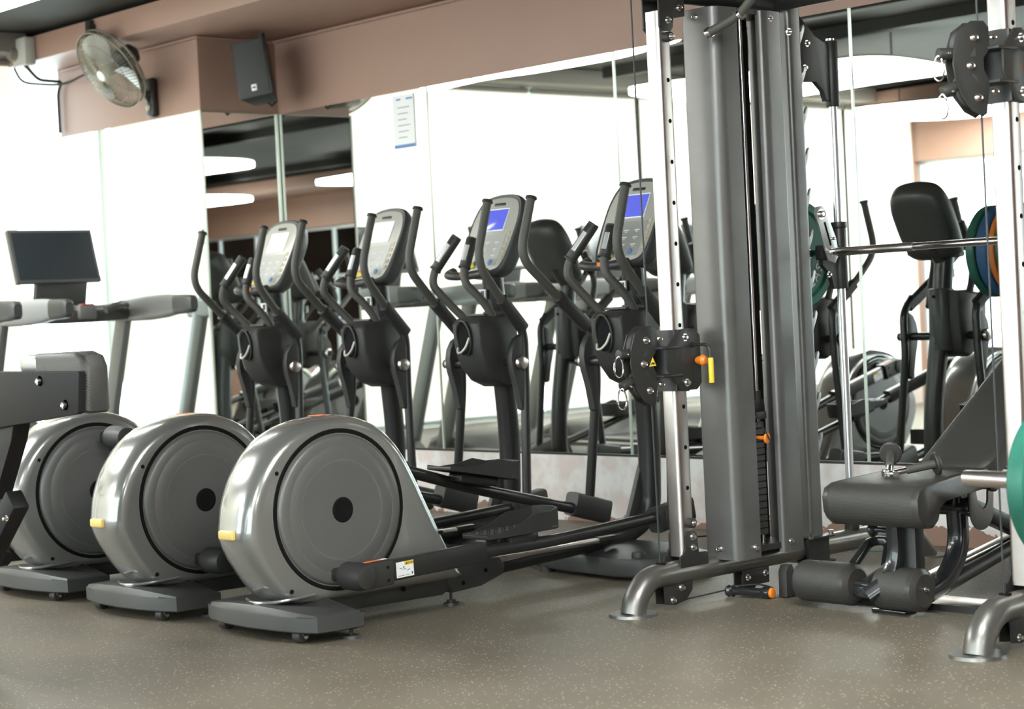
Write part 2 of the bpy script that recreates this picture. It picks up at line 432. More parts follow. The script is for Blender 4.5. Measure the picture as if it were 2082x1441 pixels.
# roller blinds, narrow daylight gaps between them
bl = [(YW+.06, -.79, 'farthest cream roller blind on the window wall, reflected beyond the light fittings'),
      (-.73, .68, 'cream roller blind on the window wall behind the room, right of the rightmost glowing gap'),
      (.682, 2.09, 'cream roller blind on the window wall, reflected between two glowing vertical gaps'),
      (2.15, 3.37, 'narrow cream roller blind between the two close glowing gaps in the mirror'),
      (3.43, 4.82, 'cream roller blind reflected at the left of the long mirror behind the consoles'),
      (4.822, 6.22, 'cream roller blind on the far left behind the treadmill, beside the open window')]
for a, c, lb in bl:
    t = thing('roller_blind', lb, 'blind', (XE+.03, (a+c)/2, 0), group='cream roller blinds on the window wall')
    h = (c-a)/2
    MB().bb(-.003, .003, -h, h, .3, 2.95).build('blind_cloth', 'blind', t)
    MB().cyl((0, -h, 2.96), (0, h, 2.96), .024).build('roller', 'pelmet', t)
    MB().bb(-.012, .012, -h, h, .28, .305, .003).build('bottom_bar', 'alu', t)

# mirrors
xs = [XC, -8.586, -7.061, -5.53, -4.0, -2.47, -.94, .59, 2.12, 3.65, 5.18]
names = ['leftmost panel of the long mirror, next to the mirrored corner', 'long mirror panel behind the far elliptical trainers, with a notice stuck on it',
         'long mirror panel behind the nearest elliptical trainer', 'long mirror panel behind the bench and barbell rack',
         ]
for i, (a, c) in enumerate(zip(xs, xs[1:])):
    lb = names[0] if i == 0 else (names[1] if i == 1 else (names[2] if i == 2 else (names[3] if i == 3 else 'panel %s of the long wall mirror beyond the right edge of the view')))
    if i == 1: lb = 'long mirror panel behind the middle elliptical trainers, left of the first seam'
    if i == 0: lb = 'leftmost panel of the long mirror, carrying a small pale notice'
    if i > 3: lb = 'wall mirror panel outside the picture, %s beyond the right edge' % ['', '', '', '', 'first', 'second', 'third', 'fourth', 'fifth', 'sixth'][i]
    t = thing('wall_mirror', lb, 'mirror', (0, YM, 0), group='mirror panels' if i < 4 else 'mirror panels out of view')
    MB().bb(a+.008, c-.002, -.006, .0, ZM0, ZM1).build('mirror_glass', 'mirror', t)
    if i: MB().bb(a-.002, a+.008, -.012, 0, ZM0, ZM1).build('edge_strip', 'glassedge', t)
    MB().bb(a, c, -.014, 0, ZM0-.012, ZM0).build('bottom_rail', 'framedark', t)
t = thing('column_mirror', 'tall mirror on the side of the brown corner block, reflecting dark ceiling', 'mirror', (XC, 0, 0))
MB().bb(0, .006, YF+.006, YM-.012, .1, ZM1-.0).build('mirror_glass', 'mirror', t)
MB().bb(0, .012, YM-.03, YM-.012, .1, ZM1+.004).build('corner_strip', 'glassedge', t)
MB().bb(0, .01, YF, YM-.012, ZM1, ZM1+.008).build('top_rail', 'fancage', t)
t = thing('alcove_mirror', 'wide mirror below the wall fan, washed out by the window it reflects', 'mirror', (0, YF, 0))
MB().bb(XE+.01, XC, -.006, 0, .1, ZM1+.01).build('mirror_glass', 'mirror', t)
MB().bb(XC-.012, XC+.012, -.012, .0, .1, ZM1+.012).build('edge_strip', 'glassedge', t)
for i in range(6):
    a = XE+.015+i*2.864; c = a+2.864
    f = MB()
    for q in (a+.02, a+.95, a+1.9, c-.02): f.bb(q-.02, q+.02, YW-.12, YW-.06, .45, 2.45)
    for q in (.47, 1.1, 1.75, 2.43): f.bb(a, c, YW-.115, YW-.065, q-.02, q+.02)
    wf = struct(f, 'window_%d' % (i+8), 'alu')
    for j in range(3): MB().bb(a+.02+.94*j, a+.94+.95*j, YW-.095, YW-.09, .49, 2.41).build('pane', 'glass', wf)

# light panels below the ceiling: rounded leaf outline
leaf = [(-.9,.82),(-.5,.8),(0,.62),(.5,.56),(1.0,.48),(1.14,.28),(1.13,-.1),(1.0,-.66),(.85,-.8),(.3,-.76),(-.45,-.82),(-.85,-.75),(-1.13,-.4),(-1.17,.02),(-1.07,.5)]
ZL = 2.79
lp = smooth_poly(leaf, 5)
lens = smooth_poly([(-1.4,-.09),(-.75,-.03),(-.26,-.12),(.46,-.15),(.97,-.04),(1.35,.1),(1.2,.15),(0,.15),(-1.25,.13)], 5)
def light_panel(cx, cy, lb, lp=lp, ZL=2.79):
    t = thing('light_panel', lb, 'ceiling light', (cx, cy, ZL), group='leaf shaped ceiling light panels')
    MB().prism(lp, 'z', .0, .05).build('diffuser', 'panel', t)
    MB().prism([(x*.985, y*.985) for x, y in lp], 'z', .05, .07).build('housing', 'ceil', t)
    r = MB()
    for sx, sy in (((-.7, .4), (.7, -.4)) if lp is not lens else ((-.8, .05), (.8, .08))): r.cyl((sx, sy, .07), (sx, sy, ZC-ZL-.004), .006, seg=6)
    r.build('suspension_rod', 'framedark', t)

# ------------------------------------------------------------------ ceiling light layout
for x_, y_, lb_, sh_, z_ in ((-10.02, 4.8, 'slim lens shaped glowing ceiling panel near the mirror wall, at the window end', lens, 2.87),
                        (-9.63, 2.66, 'large leaf shaped glowing ceiling panel, largest in the long mirror', lp, 2.79),
                        (-10.12, -.79, 'leaf shaped glowing ceiling panel above the reflected brown frieze at the right', lp, 2.79),
                        (-2.4, 3.4, 'leaf shaped glowing panel, upper left one in the column mirror', lp, 2.79),
                        (-2.2, -.15, 'leaf shaped glowing panel, upper right one in the mirrored corner', lp, 2.79),
                        (2.3, .2, 'leaf shaped glowing panel, lower one in the column mirror', lp, 2.79)):
    light_panel(x_, y_, lb_, sh_, z_)

# ------------------------------------------------------------------ elliptical trainers
def circ(p, cx, cy, r, n, a0, a1):
    for i in range(n+1):
        a = math.radians(a0+(a1-a0)*i/n); p.append((cx+r*math.cos(a), cy+r*math.sin(a)))
def elliptical(xc, label, phase, screen, dy=0, leans=(0, 0)):
    """local frame: origin on the floor at machine centre line, y measured from 4.1"""
    Y = 4.1
    root = thing('elliptical_trainer', label, 'elliptical trainer', (xc, Y+dy, 0), group='row of elliptical trainers')
    y = lambda v: v-Y
    # --- silver shell
    prof = [(4.17, .10), (4.05, .125), (3.985, .18), (3.915, .285), (3.882, .365), (3.885, .42), (3.90, .50), (3.945, .60), (4.03, .70), (4.15, .765), (4.30, .79), (4.42, .78), (4.53, .73), (4.62, .64), (4.69, .52), (4.755, .39), (4.84, .225), (4.90, .12), (4.88, .10), (4.5, .10)]
    prof = [(a_, max(.10, b_)) for a_, b_ in smooth_poly(prof, 3)]
    cen = (4.33, .40)
    rings = []
    for u, sc_ in ((-.118, .86), (-.116, .90), (-.108, .945), (-.09, .975), (-.06, .992), (-.03, .999), (0.0, 1.0), (.03, .999), (.06, .992), (.09, .975), (.108, .945), (.116, .90), (.118, .86)):
        rings.append([(u, y(cen[0]+(p-cen[0])*sc_), max(.10, cen[1]+(q-cen[1])*sc_)) for p, q in prof])
    sh = MB().loft(rings).build('shell', 'shell', root, sharp=50)
    MB().bb(-.06, .036, y(3.869), y(3.90), .366, .402, .009, 3).build('reflector', 'paleyellow', sh)['label'] = 'pale yellow strip on the crease of the shell'
    h = MB()
    for (p, q) in ((4.02, .60), (4.06, .165), (4.78, .30)):
        h.cyl((.108, y(p), q), (.1195, y(p), q), .008, seg=12)
    h.build('screw_hole', 'dark', sh)
    MB().bb(-.045, .025, y(4.29), y(4.35), .786, .7905).build('warning_sticker', 'orangelabel', sh)
    # foot flare chrome lip
    MB().tube([(-.10, y(4.01), .128), (.0, y(3.965), .128), (.08, y(3.985), .130), (.118, y(4.04), .136), (.122, y(4.16), .142)], .006, 8, .05).build('lip', 'shell', sh)
    # --- discs on both sides
    for s in (1, -1):
        o = V(s*.105, y(4.295), .441)
        MB().lathe([(0, 0), (.298, 0), (.302, .012), (.298, .0165), (.286, .0165), (.284, .004), (0, .004)], o, (s, 0, 0), 64).build('ring_gap', 'dark', root)
        d = MB().lathe([(0, 0), (.279, 0), (.281, .012), (.276, .022), (.268, .027), (.2405, .0285), (.239, .0275), (.2375, .0285), (.186, .0295), (.185, .0285), (.183, .0285), (.182, .0295), (.05, .031), (0, .031)], o, (s, 0, 0), 72).build('side_disc', 'disc', root)
        MB().lathe([(0, .034), (.028, .034), (.03, .036), (.043, .036), (.047, .033), (.047, .02)], o, (s, 0, 0), 32).build('hub_cap', 'dark', d)
        rg = MB().lathe([(.2402, .0282), (.2402, .0290), (.2375, .0290), (.2375, .0282)], o, (s, 0, 0), 72)
        rg.lathe([(.186, .0293), (.186, .0299), (.182, .0299), (.182, .0293)], o, (s, 0, 0), 72).build('trim_ring', 'shell', d)
    # --- rear stabiliser
    pl = [(-.37, -.02), (-.365, -.09), (-.30, -.125), (-.15, -.155), (0, -.165), (.15, -.155), (.27, -.135), (.355, -.105), (.37, -.02), (.37, .09), (.10, .13), (-.10, .13), (-.37, .09)]
    st = MB(); rr = []
    for z, k in ((.04, .97), (.045, 1.0), (.095, 1.0), (.112, .985), (.125, .93), (.13, .80)):
        rr.append([(px*(1-(1-k)*.6), py*k, z - (0 if z < .1 else .022*(abs(px)/.37)**2*1.2)) for px, py in pl])
    st.loft(rr); st.build('rear_stabilizer', 'pad', root, sharp=40)
    for cxx, cyy in ((-.30, -.07), (.22, -.10)):
        c = MB().cyl((cxx, cyy, .0245), (cxx+.045, cyy, .0245), .0245, bev=.004).bb(cxx-.01, cxx+.06, cyy-.012, cyy+.012, .028, .045)
        w_ = c.build('caster', 'plastic', root)
        MB().cyl((cxx+.05, cyy, .0245), (cxx+.056, cyy, .0245), .009, seg=12).build('axle_nut', 'chrome', w_)
    for cxx, cyy in ((-.33, .06), (.33, .06)):
        MB().cyl((cxx, cyy, 0), (cxx, cyy, .012), .035, .03).cyl((cxx, cyy, .012), (cxx, cyy, .05), .007, seg=10).build('leveling_foot', 'plastic', root)
    # --- main rail covers
    m = MB()
    m.prism([(y(4.05), .10), (y(4.05), .06), (y(4.35), .055), (y(4.80), .05), (y(4.90), .10), (y(4.84), .18), (y(4.5), .17)], 'x', -.085, .085, .006)
    m.prism([(y(4.80), .13), (y(4.85), .052), (y(5.0), .06), (y(5.12), .095), (y(5.125), .13), (y(5.1), .165), (y(4.9), .19)], 'x', -.092, .092, .008)
    mc = m.build('rail_cover', 'pad', root)
    h = MB()
    for (p, q) in ((4.22, .075), (4.60, .10), (4.90, .085), (5.02, .12)): h.cyl((.08, y(p), q), (.0935, y(p), q), .009, seg=12)
    h.build('screw_hole', 'dark', mc)
    MB().cyl((.06, y(4.86), 0), (.06, y(4.86), .012), .032, .03).cyl((.06, y(4.86), .012), (.06, y(4.86), .022), .018).cyl((.06, y(4.86), .02), (.06, y(4.86), .06), .006, seg=10).build('leveling_foot', 'framedark', root)
    MB().bar([(0, y(5.0), .10), (0, y(5.75), .135)], .055, .05).build('main_rail', 'tube', root)
    for s in (-.055, .055):
        MB().bar([(s, y(4.7), .15), (s, y(5.70), .158)], .035, .022).build('guide_track', 'steel', root)
        MB().bar([(s, y(5.68), .158), (s, y(5.78), .158)], .042, .03).build('track_end', 'tube', root)
    # --- front post
    MB().tube([(0, y(5.70), .135), (0, y(5.90), .14), (0.015, y(6.06), .22), (.03, y(6.06), .55), (.06, y(6.0), 1.0), (.07, y(5.965), 1.31)], .050, 20, .13).build('front_post', 'tube', root)
    MB().prism([(y(5.90), .15), (y(5.965), .30), (y(6.02), .44), (y(6.035), .43), (y(6.02), .3), (y(6.02), .16)], 'x', -.012, .012, .004).build('gusset', 'plastic', root)
    st = MB().bb(.035, .085, y(5.900), y(5.9085), 1.205, 1.252).build('post_label', 'white', root)
    q = MB()
    for i in range(3): q.bb(.058+.008*i, .063+.008*i, y(5.8985), y(5.8995), 1.215, 1.245)
    q.build('print', 'ink', st)
    rs_ = MB().cyl((.06, y(6.0), .83), (.06, y(5.99), 1.15), .066, bev=.008, seg=28).build('rear_sleeve', 'pad', root)
    hh = MB()
    for z in (.87, 1.11): hh.cyl((.06, y(6.05), z), (.06, y(6.066), z), .008, seg=12)
    hh.build('screw_hole', 'dark', rs_)
    # --- front foot cover
    pl = [(-.40, y(5.80)), (-.36, y(5.70)), (-.13, y(5.66)), (.20, y(5.63)), (.33, y(5.66)), (.41, y(5.78)), (.40, y(6.02)), (.12, y(6.12)), (-.12, y(6.12)), (-.38, y(6.0))]
    rr = []
    for z, k in ((.02, .97), (.03, 1), (.078, 1), (.095, .97), (.108, .82), (.125, .4)):
        rr.append([(px*k, (py-y(5.88))*k+y(5.88), z) for px, py in pl])
    MB().loft(rr).build('front_foot_cover', 'pad', root)
    for p in ((.28, 5.70), (-.30, 5.75)):
        MB().cyl((p[0], y(p[1]), .08), (p[0], y(p[1]), .125), .03, bev=.01).build('foot_knob', 'plastic', root)
    for p in ((-.30, 5.72), (.30, 5.74), (.28, 5.95), (-.28, 5.95)):
        MB().cyl((p[0], y(p[1]), 0), (p[0], y(p[1]), .03), .035, .03).build('rubber_foot', 'plastic', root)
    # --- pivot axle and levers
    P = (5.93, .905)
    MB().cyl((-.262, y(P[0]), P[1]), (.30, y(P[0]), P[1]), .021).build('pivot_axle', 'tube', root)
    for s in (1, -1):
        low = (s > 0) == (phase > 0)
        cr = (4.255, .205) if low else (4.34, .675)
        J = (5.93, .245) if low else (5.965, .245)
        ub_ = s*.272; u = .255 if s > 0 else -.195
        # lever: grip at the top down to the joint
        lean = leans[1] if s > 0 else leans[0]
        path = [(5.752+lean, 1.645-(.02 if lean < -.1 else 0)), (5.67+lean, 1.375), (5.80+lean*.6, 1.225), (5.955+lean*.3, 1.07), (5.955, .95), (5.935, .80), (J[0], J[1]+.02)]
        pts = [V(u, y(a), b_) for a, b_ in path]
        pts[3] = pts[3]+V(-.064, .06, 0); pts[2] = pts[2]+V(-.025, .025, 0)
        lv = MB().tube(fillet(pts[:4], .085), .0198, 16).build('moving_handle', 'foam', root)
        MB().cyl((u, y(path[0][0]-.001), path[0][1]-.006), (u, y(path[0][0]+.003), path[0][1]+.008), .026, .024, bev=.003).build('end_cap', 'plastic', lv)
        lo = MB().tube(fillet([V(u, y(5.93+lean*.3), 1.11), V(u, y(5.978), 1.03), V(u, y(5.972), .80), V(ub_, y(J[0]), J[1])], .06), .0215, 16).build('lever', 'tube', root)
        lo.location = (-.064, .06, 0); sh_ = V(-.064, .06, 0)
        dd = pts[2]-pts[3]; a_ = pts[3]-dd*.05-sh_; b_ = pts[2]-dd*.16-sh_
        MB().bar([a_, b_], .048, .056, (0, 1, .6), rnd=.3).build('clamp_sleeve', 'plastic', lo)
        MB().prism([(y(5.882), .93), (y(5.892), .975), (y(5.918), 1.015), (y(5.955), 1.035), (y(5.965), 1.0), (y(5.965), .70), (y(5.95), .682), (y(5.932), .69), (y(5.915), .79), (y(5.888), .87)], 'x', u-s*.022, u+s*.014, .004).build('pivot_plate', 'plastic', lo)
        MB().lathe([(0, .014), (.02, .013), (.03, .008), (.033, 0), (.033, -.01), (0, -.01)], (u+s*.034, y(P[0]), P[1]), (s, 0, 0), 24).build('pivot_cap', 'steel', lo)
        # pedal arm
        du = s*.268
        c0 = V(du, y(cr[0]), cr[1]); j0 = V(ub_-.064, y(J[0]-.01), J[1]); d = (j0-c0).normalized()
        dn = d.cross(V(1, 0, 0)).normalized()
        if dn.z < 0: dn = -dn
        ub = V(0, dn.y, dn.z)
        arm = MB().bar([c0+d*.09, c0+d*.62], .052, .078, ub).tube([c0+d*.60, c0+d*1.0+V(0, 0, -.012), j0], .025, 16, .15).build('pedal_arm', 'tube', root)
        hb = MB().lathe([(0, 0), (.046, 0), (.052, .008), (.052, .09), (.044, .118), (.043, .124), (.03, .128), (0, .128)], c0-V(s*.075, 0, 0), (s, 0, 0), 28)
        hb.bar([c0, c0+d*.13], .085, .094, ub, rnd=.12).build('crank_housing', 'plastic', arm)
        MB().bar([c0-V(s*.15, 0, 0), c0-V(s*.07, 0, 0)], .05, .05, (0, 0, 1)).build('crank_stub', 'tube', arm)
        tp = c0+ub*.0475
        MB().bar([tp+d*.02, tp+d*.10], .022, .002, ub).build('orange_sticker', 'orangelabel', arm)
        MB().bar([tp+d*.10, tp+d*.13], .022, .002, ub).build('white_sticker', 'white', arm)
        # information label on the outer side of the arm
        fm = frame_m(c0+d*.20+V(s*.0272, 0, 0), d*s, ub)
        lb = MB().box((0, 0, 0), (.085, .058, .001)).xf(fm).build('information_label', 'white', arm)
        MB().box((.02, .0215, .0008), (.045, .014, .001)).xf(fm).build('yellow_header', 'yellow', lb)
        nk = MB()
        nk.prism([(-.001+.003, .017), (.009+.003, .017), (.004+.003, .025)], 'z', .0013, .0017)
        for i in range(3): nk.box((-.02+.018*i, .004-.004*i, .001), (.014, .002, .0006), 0, Matrix.Rotation(.4*(i-1), 3, 'Z'))
        nk.box((-.006, .008, .001), (.004, .008, .0006)).box((.034, -.018, .001), (.005, .009, .0006)).box((-.02, -.022, .001), (.03, .0015, .0006)).box((.012, -.022, .001), (.02, .0015, .0006))
        nk.xf(fm).build('drawing', 'ink', lb)
        text_obj('NOTICE', .010, 'header_text', 'ink', lb, fm @ Matrix.Translation((.027, .0212, .0016)))
        MB().cyl((0, 0, 0), (0, 0, .004), .006, seg=10).xf(Matrix.Translation(c0+d*.105+ub*.022+V(s*.041, 0, 0)) @ Matrix.Rotation(s*PI/2, 4, 'Y')).cyl(c0+d*.105-ub*.026+V(s*.04, 0, 0), c0+d*.105-ub*.026+V(s*.044, 0, 0), .006, seg=10).build('screw_hole', 'dark', arm)
        # joint housing at the foot of the lever
        j = V(ub_, y(J[0]), J[1]); dj = V(0, 1, .16) if low else V(0, 1, -.28)
        jb = MB().bar([j-dj*.11, j+dj*.10], .08, .105, (0, 0, 1), rnd=.22); jb.build('joint_housing', 'plastic', lo)
        jp = MB().bar([j-dj*.085+V(s*.041, 0, 0), j+dj*.085+V(s*.041, 0, 0)], .004, .08, (0, 0, 1), rnd=.1); jp.build('joint_cover', 'plastic', lo)
        # pedal with raised sides
        pc = c0+d*(.83 if low else .97)+V(-s*.055, 0, .052)
        pd = V(0, d.y, d.z*.75).normalized(); pn = V(0, -pd.z, pd.y)
        fm = frame_m(pc, (1, 0, 0), pd)
        base = [(-.075, -.19), (.075, -.19), (.085, -.10), (.085, .17), (.06, .20), (-.06, .20), (-.085, .17), (-.085, -.10)]
        pdl = MB().prism(base, 'z', -.012, .004, .004)
        # side walls following the outline
        def wall(pts_, hs):
            w_ = MB(); vs = []
            for (a, c_), hgt in zip(pts_, hs):
                n_ = V(a, c_-.02, 0).normalized()*.007
                vs.append([(a, c_, -.01), (a, c_, hgt), (a-n_.x, c_-n_.y, hgt), (a-n_.x, c_-n_.y, -.01)])
            w_.loft(vs); return w_
        out = [(.075, -.19), (.085, -.12), (.087, -.03), (.087, .06), (.086, .14), (.075, .19), (.03, .205), (-.03, .205), (-.075, .19), (-.086, .14), (-.087, .06), (-.087, -.03), (-.085, -.12), (-.075, -.19)]
        hs = [.008, .010, .03, .064, .062, .072, .075, .075, .072, .062, .064, .03, .010, .008]
        wl = wall(out, hs)
        pdl.join(wl.bm)
        pdl.xf(fm); po = pdl.build('pedal', 'plastic', root, sharp=45)
        tr = MB()
        for a in range(-3, 4):
            for b2 in range(-8, 9): tr.box((a*.022, b2*.02, .0055), (.014, .006, .003), 0, Matrix.Rotation(.7 if (a+b2) % 2 else -.7, 3, 'Z'))
        tr.xf(fm).build('tread_pattern', 'framedark', po, kind='stuff')
        MB().bb(-.045, .045, -.10, .11, -.05, -.012, .01).box((s*.05, 0, -.03), (.05, .14, .05), .008).xf(fm).build('pedal_bracket', 'tube', po)
    # --- body with bottle holder
    side = [(5.760, 1.095), (5.768, .99), (5.80, .895), (5.86, .825), (5.93, .795), (5.985, .81), (6.01, .86), (6.015, 1.0), (6.01, 1.14), (5.88, 1.13), (5.785, 1.12)]
    bd = MB(); rr = []
    for u, k in ((-.008, .90), (-.002, .965), (.014, 1), (.158, 1), (.174, .965), (.180, .90)):
        rr.append([(u, y(5.92)+(p-5.92)*k, .98+(q-.98)*k) for p, q in side])
    bo = bd.loft(rr).build('handlebar_body', 'plastic', root, sharp=45)
    MB().bb(.02, .15, y(5.83), y(5.99), 1.128, 1.14, .004).build('top_lid', 'pad', bo)
    cup = MB(); ringo = [(.046*math.cos(2*PI*k/28)+.085, .078*math.sin(2*PI*k/28)) for k in range(28)]
    cup.prism([(a, 1.03+b_) for a, b_ in ringo], 'y', y(5.755), y(5.78)).build('bottle_recess', 'dark', bo)
    MB().tube([(.085+.048*math.cos(2*PI*k/28), y(5.757)-.002+.010*math.sin(2*PI*k/28)*-1, 1.03+.080*math.sin(2*PI*k/28)) for k in range(28)], .005, 8, closed=True).build('recess_rim', 'plastic', bo)
    MB().tube([(.042, y(5.755), .985), (.052, y(5.742), .962), (.08, y(5.738), .962), (.112, y(5.742), .985), (.128, y(5.752), 1.03)], .0055, 8, .02).build('bottle_ring', 'face', bo)
    # --- fixed heart rate handles
    for s in (1, -1):
        pth = ([(-.045, y(5.955), 1.06), (-.10, y(5.85), 1.18), (-.135, y(5.765), 1.285), (-.13, y(5.78), 1.35), (-.05, y(5.855), 1.50)] if s < 0 else
               [(.15, y(5.955), 1.08), (.145, y(5.85), 1.20), (.095, y(5.765), 1.285), (.085, y(5.775), 1.35), (.08, y(5.835), 1.485)])
        if s > 0: pth = [(.155, y(5.915), 1.065), (.15, y(5.84), 1.19), (.10, y(5.765), 1.285), (.09, y(5.775), 1.35), (.085, y(5.835), 1.485)]
        fh = MB().tube([V(*p) for p in pth[:4]]+[V(*pth[4])*.3+V(*pth[3])*.7], .0195, 16, .07).build('fixed_handle', 'foam', root)
        d = (V(*pth[4])-V(*pth[3])); a_ = V(*pth[3])+d*.05; b_ = V(*pth[4])
        MB().cyl(a_, b_, .0265, bev=.003).cyl(a_-d*.04, a_+d*.03, .0295, bev=.003).cyl(b_-d*.02, b_+d*.05, .026, bev=.004).build('sensor_grip', 'plastic', fh)
        MB().bar([a_+d*.22+V(.009, -.0245, .004), a_+d*.74+V(.009, -.0245, .004)], .022, .008, (.35, -1, .4), rnd=.3).build('sensor_plate', 'sensor', fh)
    # --- console
    cb = V(0, y(5.935), 1.315); ct = V(0, y(6.125), 1.69)
    ud = (ct-cb).normalized(); cm = (cb+ct)/2; Lh = (ct-cb).length
    fm = frame_m(cm+V(.02, 0, 0), (1, 0, 0), ud)      # z of this frame points to the user
    fl = [(-.115, -.205), (0, -.215), (.115, -.205), (.155, -.165), (.168, -.08), (.172, .02), (.168, .10), (.145, .17), (.10, .205), (0, .217), (-.10, .205), (-.145, .17), (-.168, .10), (-.172, .02), (-.168, -.08), (-.155, -.165)]
    fl = smooth_poly(fl, 4)
    def sc2(k, z, dy=0): return [(a*k, b_*k+dy, z) for a, b_ in fl]
    MB().loft([sc2(.62, -.085), sc2(.82, -.08), sc2(.94, -.055), sc2(1.0, -.02), sc2(1.01, .0), sc2(1.0, .012), sc2(.97, .018), sc2(.93, .016)]).xf(fm).build('console_housing', 'pad', root, sharp=45)
    con = MB().loft([sc2(.90, .010), sc2(.90, .0185), sc2(.885, .0195)]).xf(fm).build('console_face', 'face', root)
    MB().prism([(-.105, -.17), (.105, -.17), (.115, -.02), (.115, .0), (-.115, .0), (-.115, -.02)], 'z', .019, .0205).xf(fm).build('key_field', 'faceinner', con)
    MB().box((0, .075, .0205), (.165, .118, .003), .004).xf(fm).build('screen_bezel', 'white', con)
    scn = MB().box((0, .075, .0215), (.155, .108, .003), .001).xf(fm).build('screen', 'lcd' if screen else 'lcdreflect', con)
    if screen: scn['label'] = 'blue lit screen'
    MB().box((0, .158, .0205), (.075, .014, .003), .003).xf(fm).build('top_badge', 'framedark', con)
    for ax_ in (-.065, 0, .065):
        for ay_ in (-.045, -.08, -.115):
            MB().box((ax_, ay_, .0212), (.03, .005, .001), .001).box((ax_, ay_-.009, .0212), (.010, .004, .001)).xf(fm).build('key_legend', 'white', con)
    for i in range(5):
        MB().box((.128, .0-.032*i, .0205), (.020, .020, .003), .003).xf(fm).build('side_key', 'sidekey', con)
    for cx_, cy_, cr_, cm_ in ((-.085, -.150, .015, 'orange'), (-.045, -.150, .013, 'green'), (.06, -.150, .014, 'bluelab')):
        MB().cyl((cx_, cy_, .018), (cx_, cy_, .024), cr_, bev=.002).xf(fm).build('round_key', cm_, con)
    MB().prism([(-.115, -.178), (-.045, -.178), (-.035, -.168), (-.05, -.150), (-.075, -.145), (-.115, -.16)], 'z', .018, .028, .003).xf(fm).build('safety_key', 'yellow', con)
    tr = MB().tube([(-.165, y(5.93), 1.345), (-.16, y(5.885), 1.33), (-.09, y(5.865), 1.32), (.03, y(5.87), 1.32), (.12, y(5.885), 1.33)], .024, 14, .05, ry=.02)
    rk = tr.build('reading_rack_lip', 'pad', root)
    MB().box((.0, y(5.846), 1.328), (.055, .003, .018), .001).build('orange_mark', 'orange', rk)
    MB().cyl((.07, y(5.965), 1.28), (.05, y(6.03), 1.40), .046, .05).build('console_mount', 'tube', root)
    for o in root.children:
        if o.name.split('.')[0] in ('front_post', 'rear_sleeve', 'post_label', 'gusset', 'handlebar_body', 'fixed_handle', 'console_housing', 'console_face', 'reading_rack_lip', 'console_mount', 'pivot_axle'): o.location = (-.064, .06, 0)
    return root
el = [(-5.88, 'nearest silver-grey elliptical trainer, blue screen, its console beside the cable post', 1, True, 0, (-.12, .0)),
      (-6.80, 'second nearest silver-grey elliptical trainer, blue screen lit, between two others', 1, True, 0, (.005, .045)),
      (-7.72, 'third silver-grey elliptical trainer from the front, pale screen, crank arm raised', -1, False, .04, (-.03, .06)),
      (-8.64, 'farthest silver-grey elliptical trainer, next to the mirrored corner, pale screen', 1, False, .04, (-.03, .06))]
for a in el: elliptical(*a)

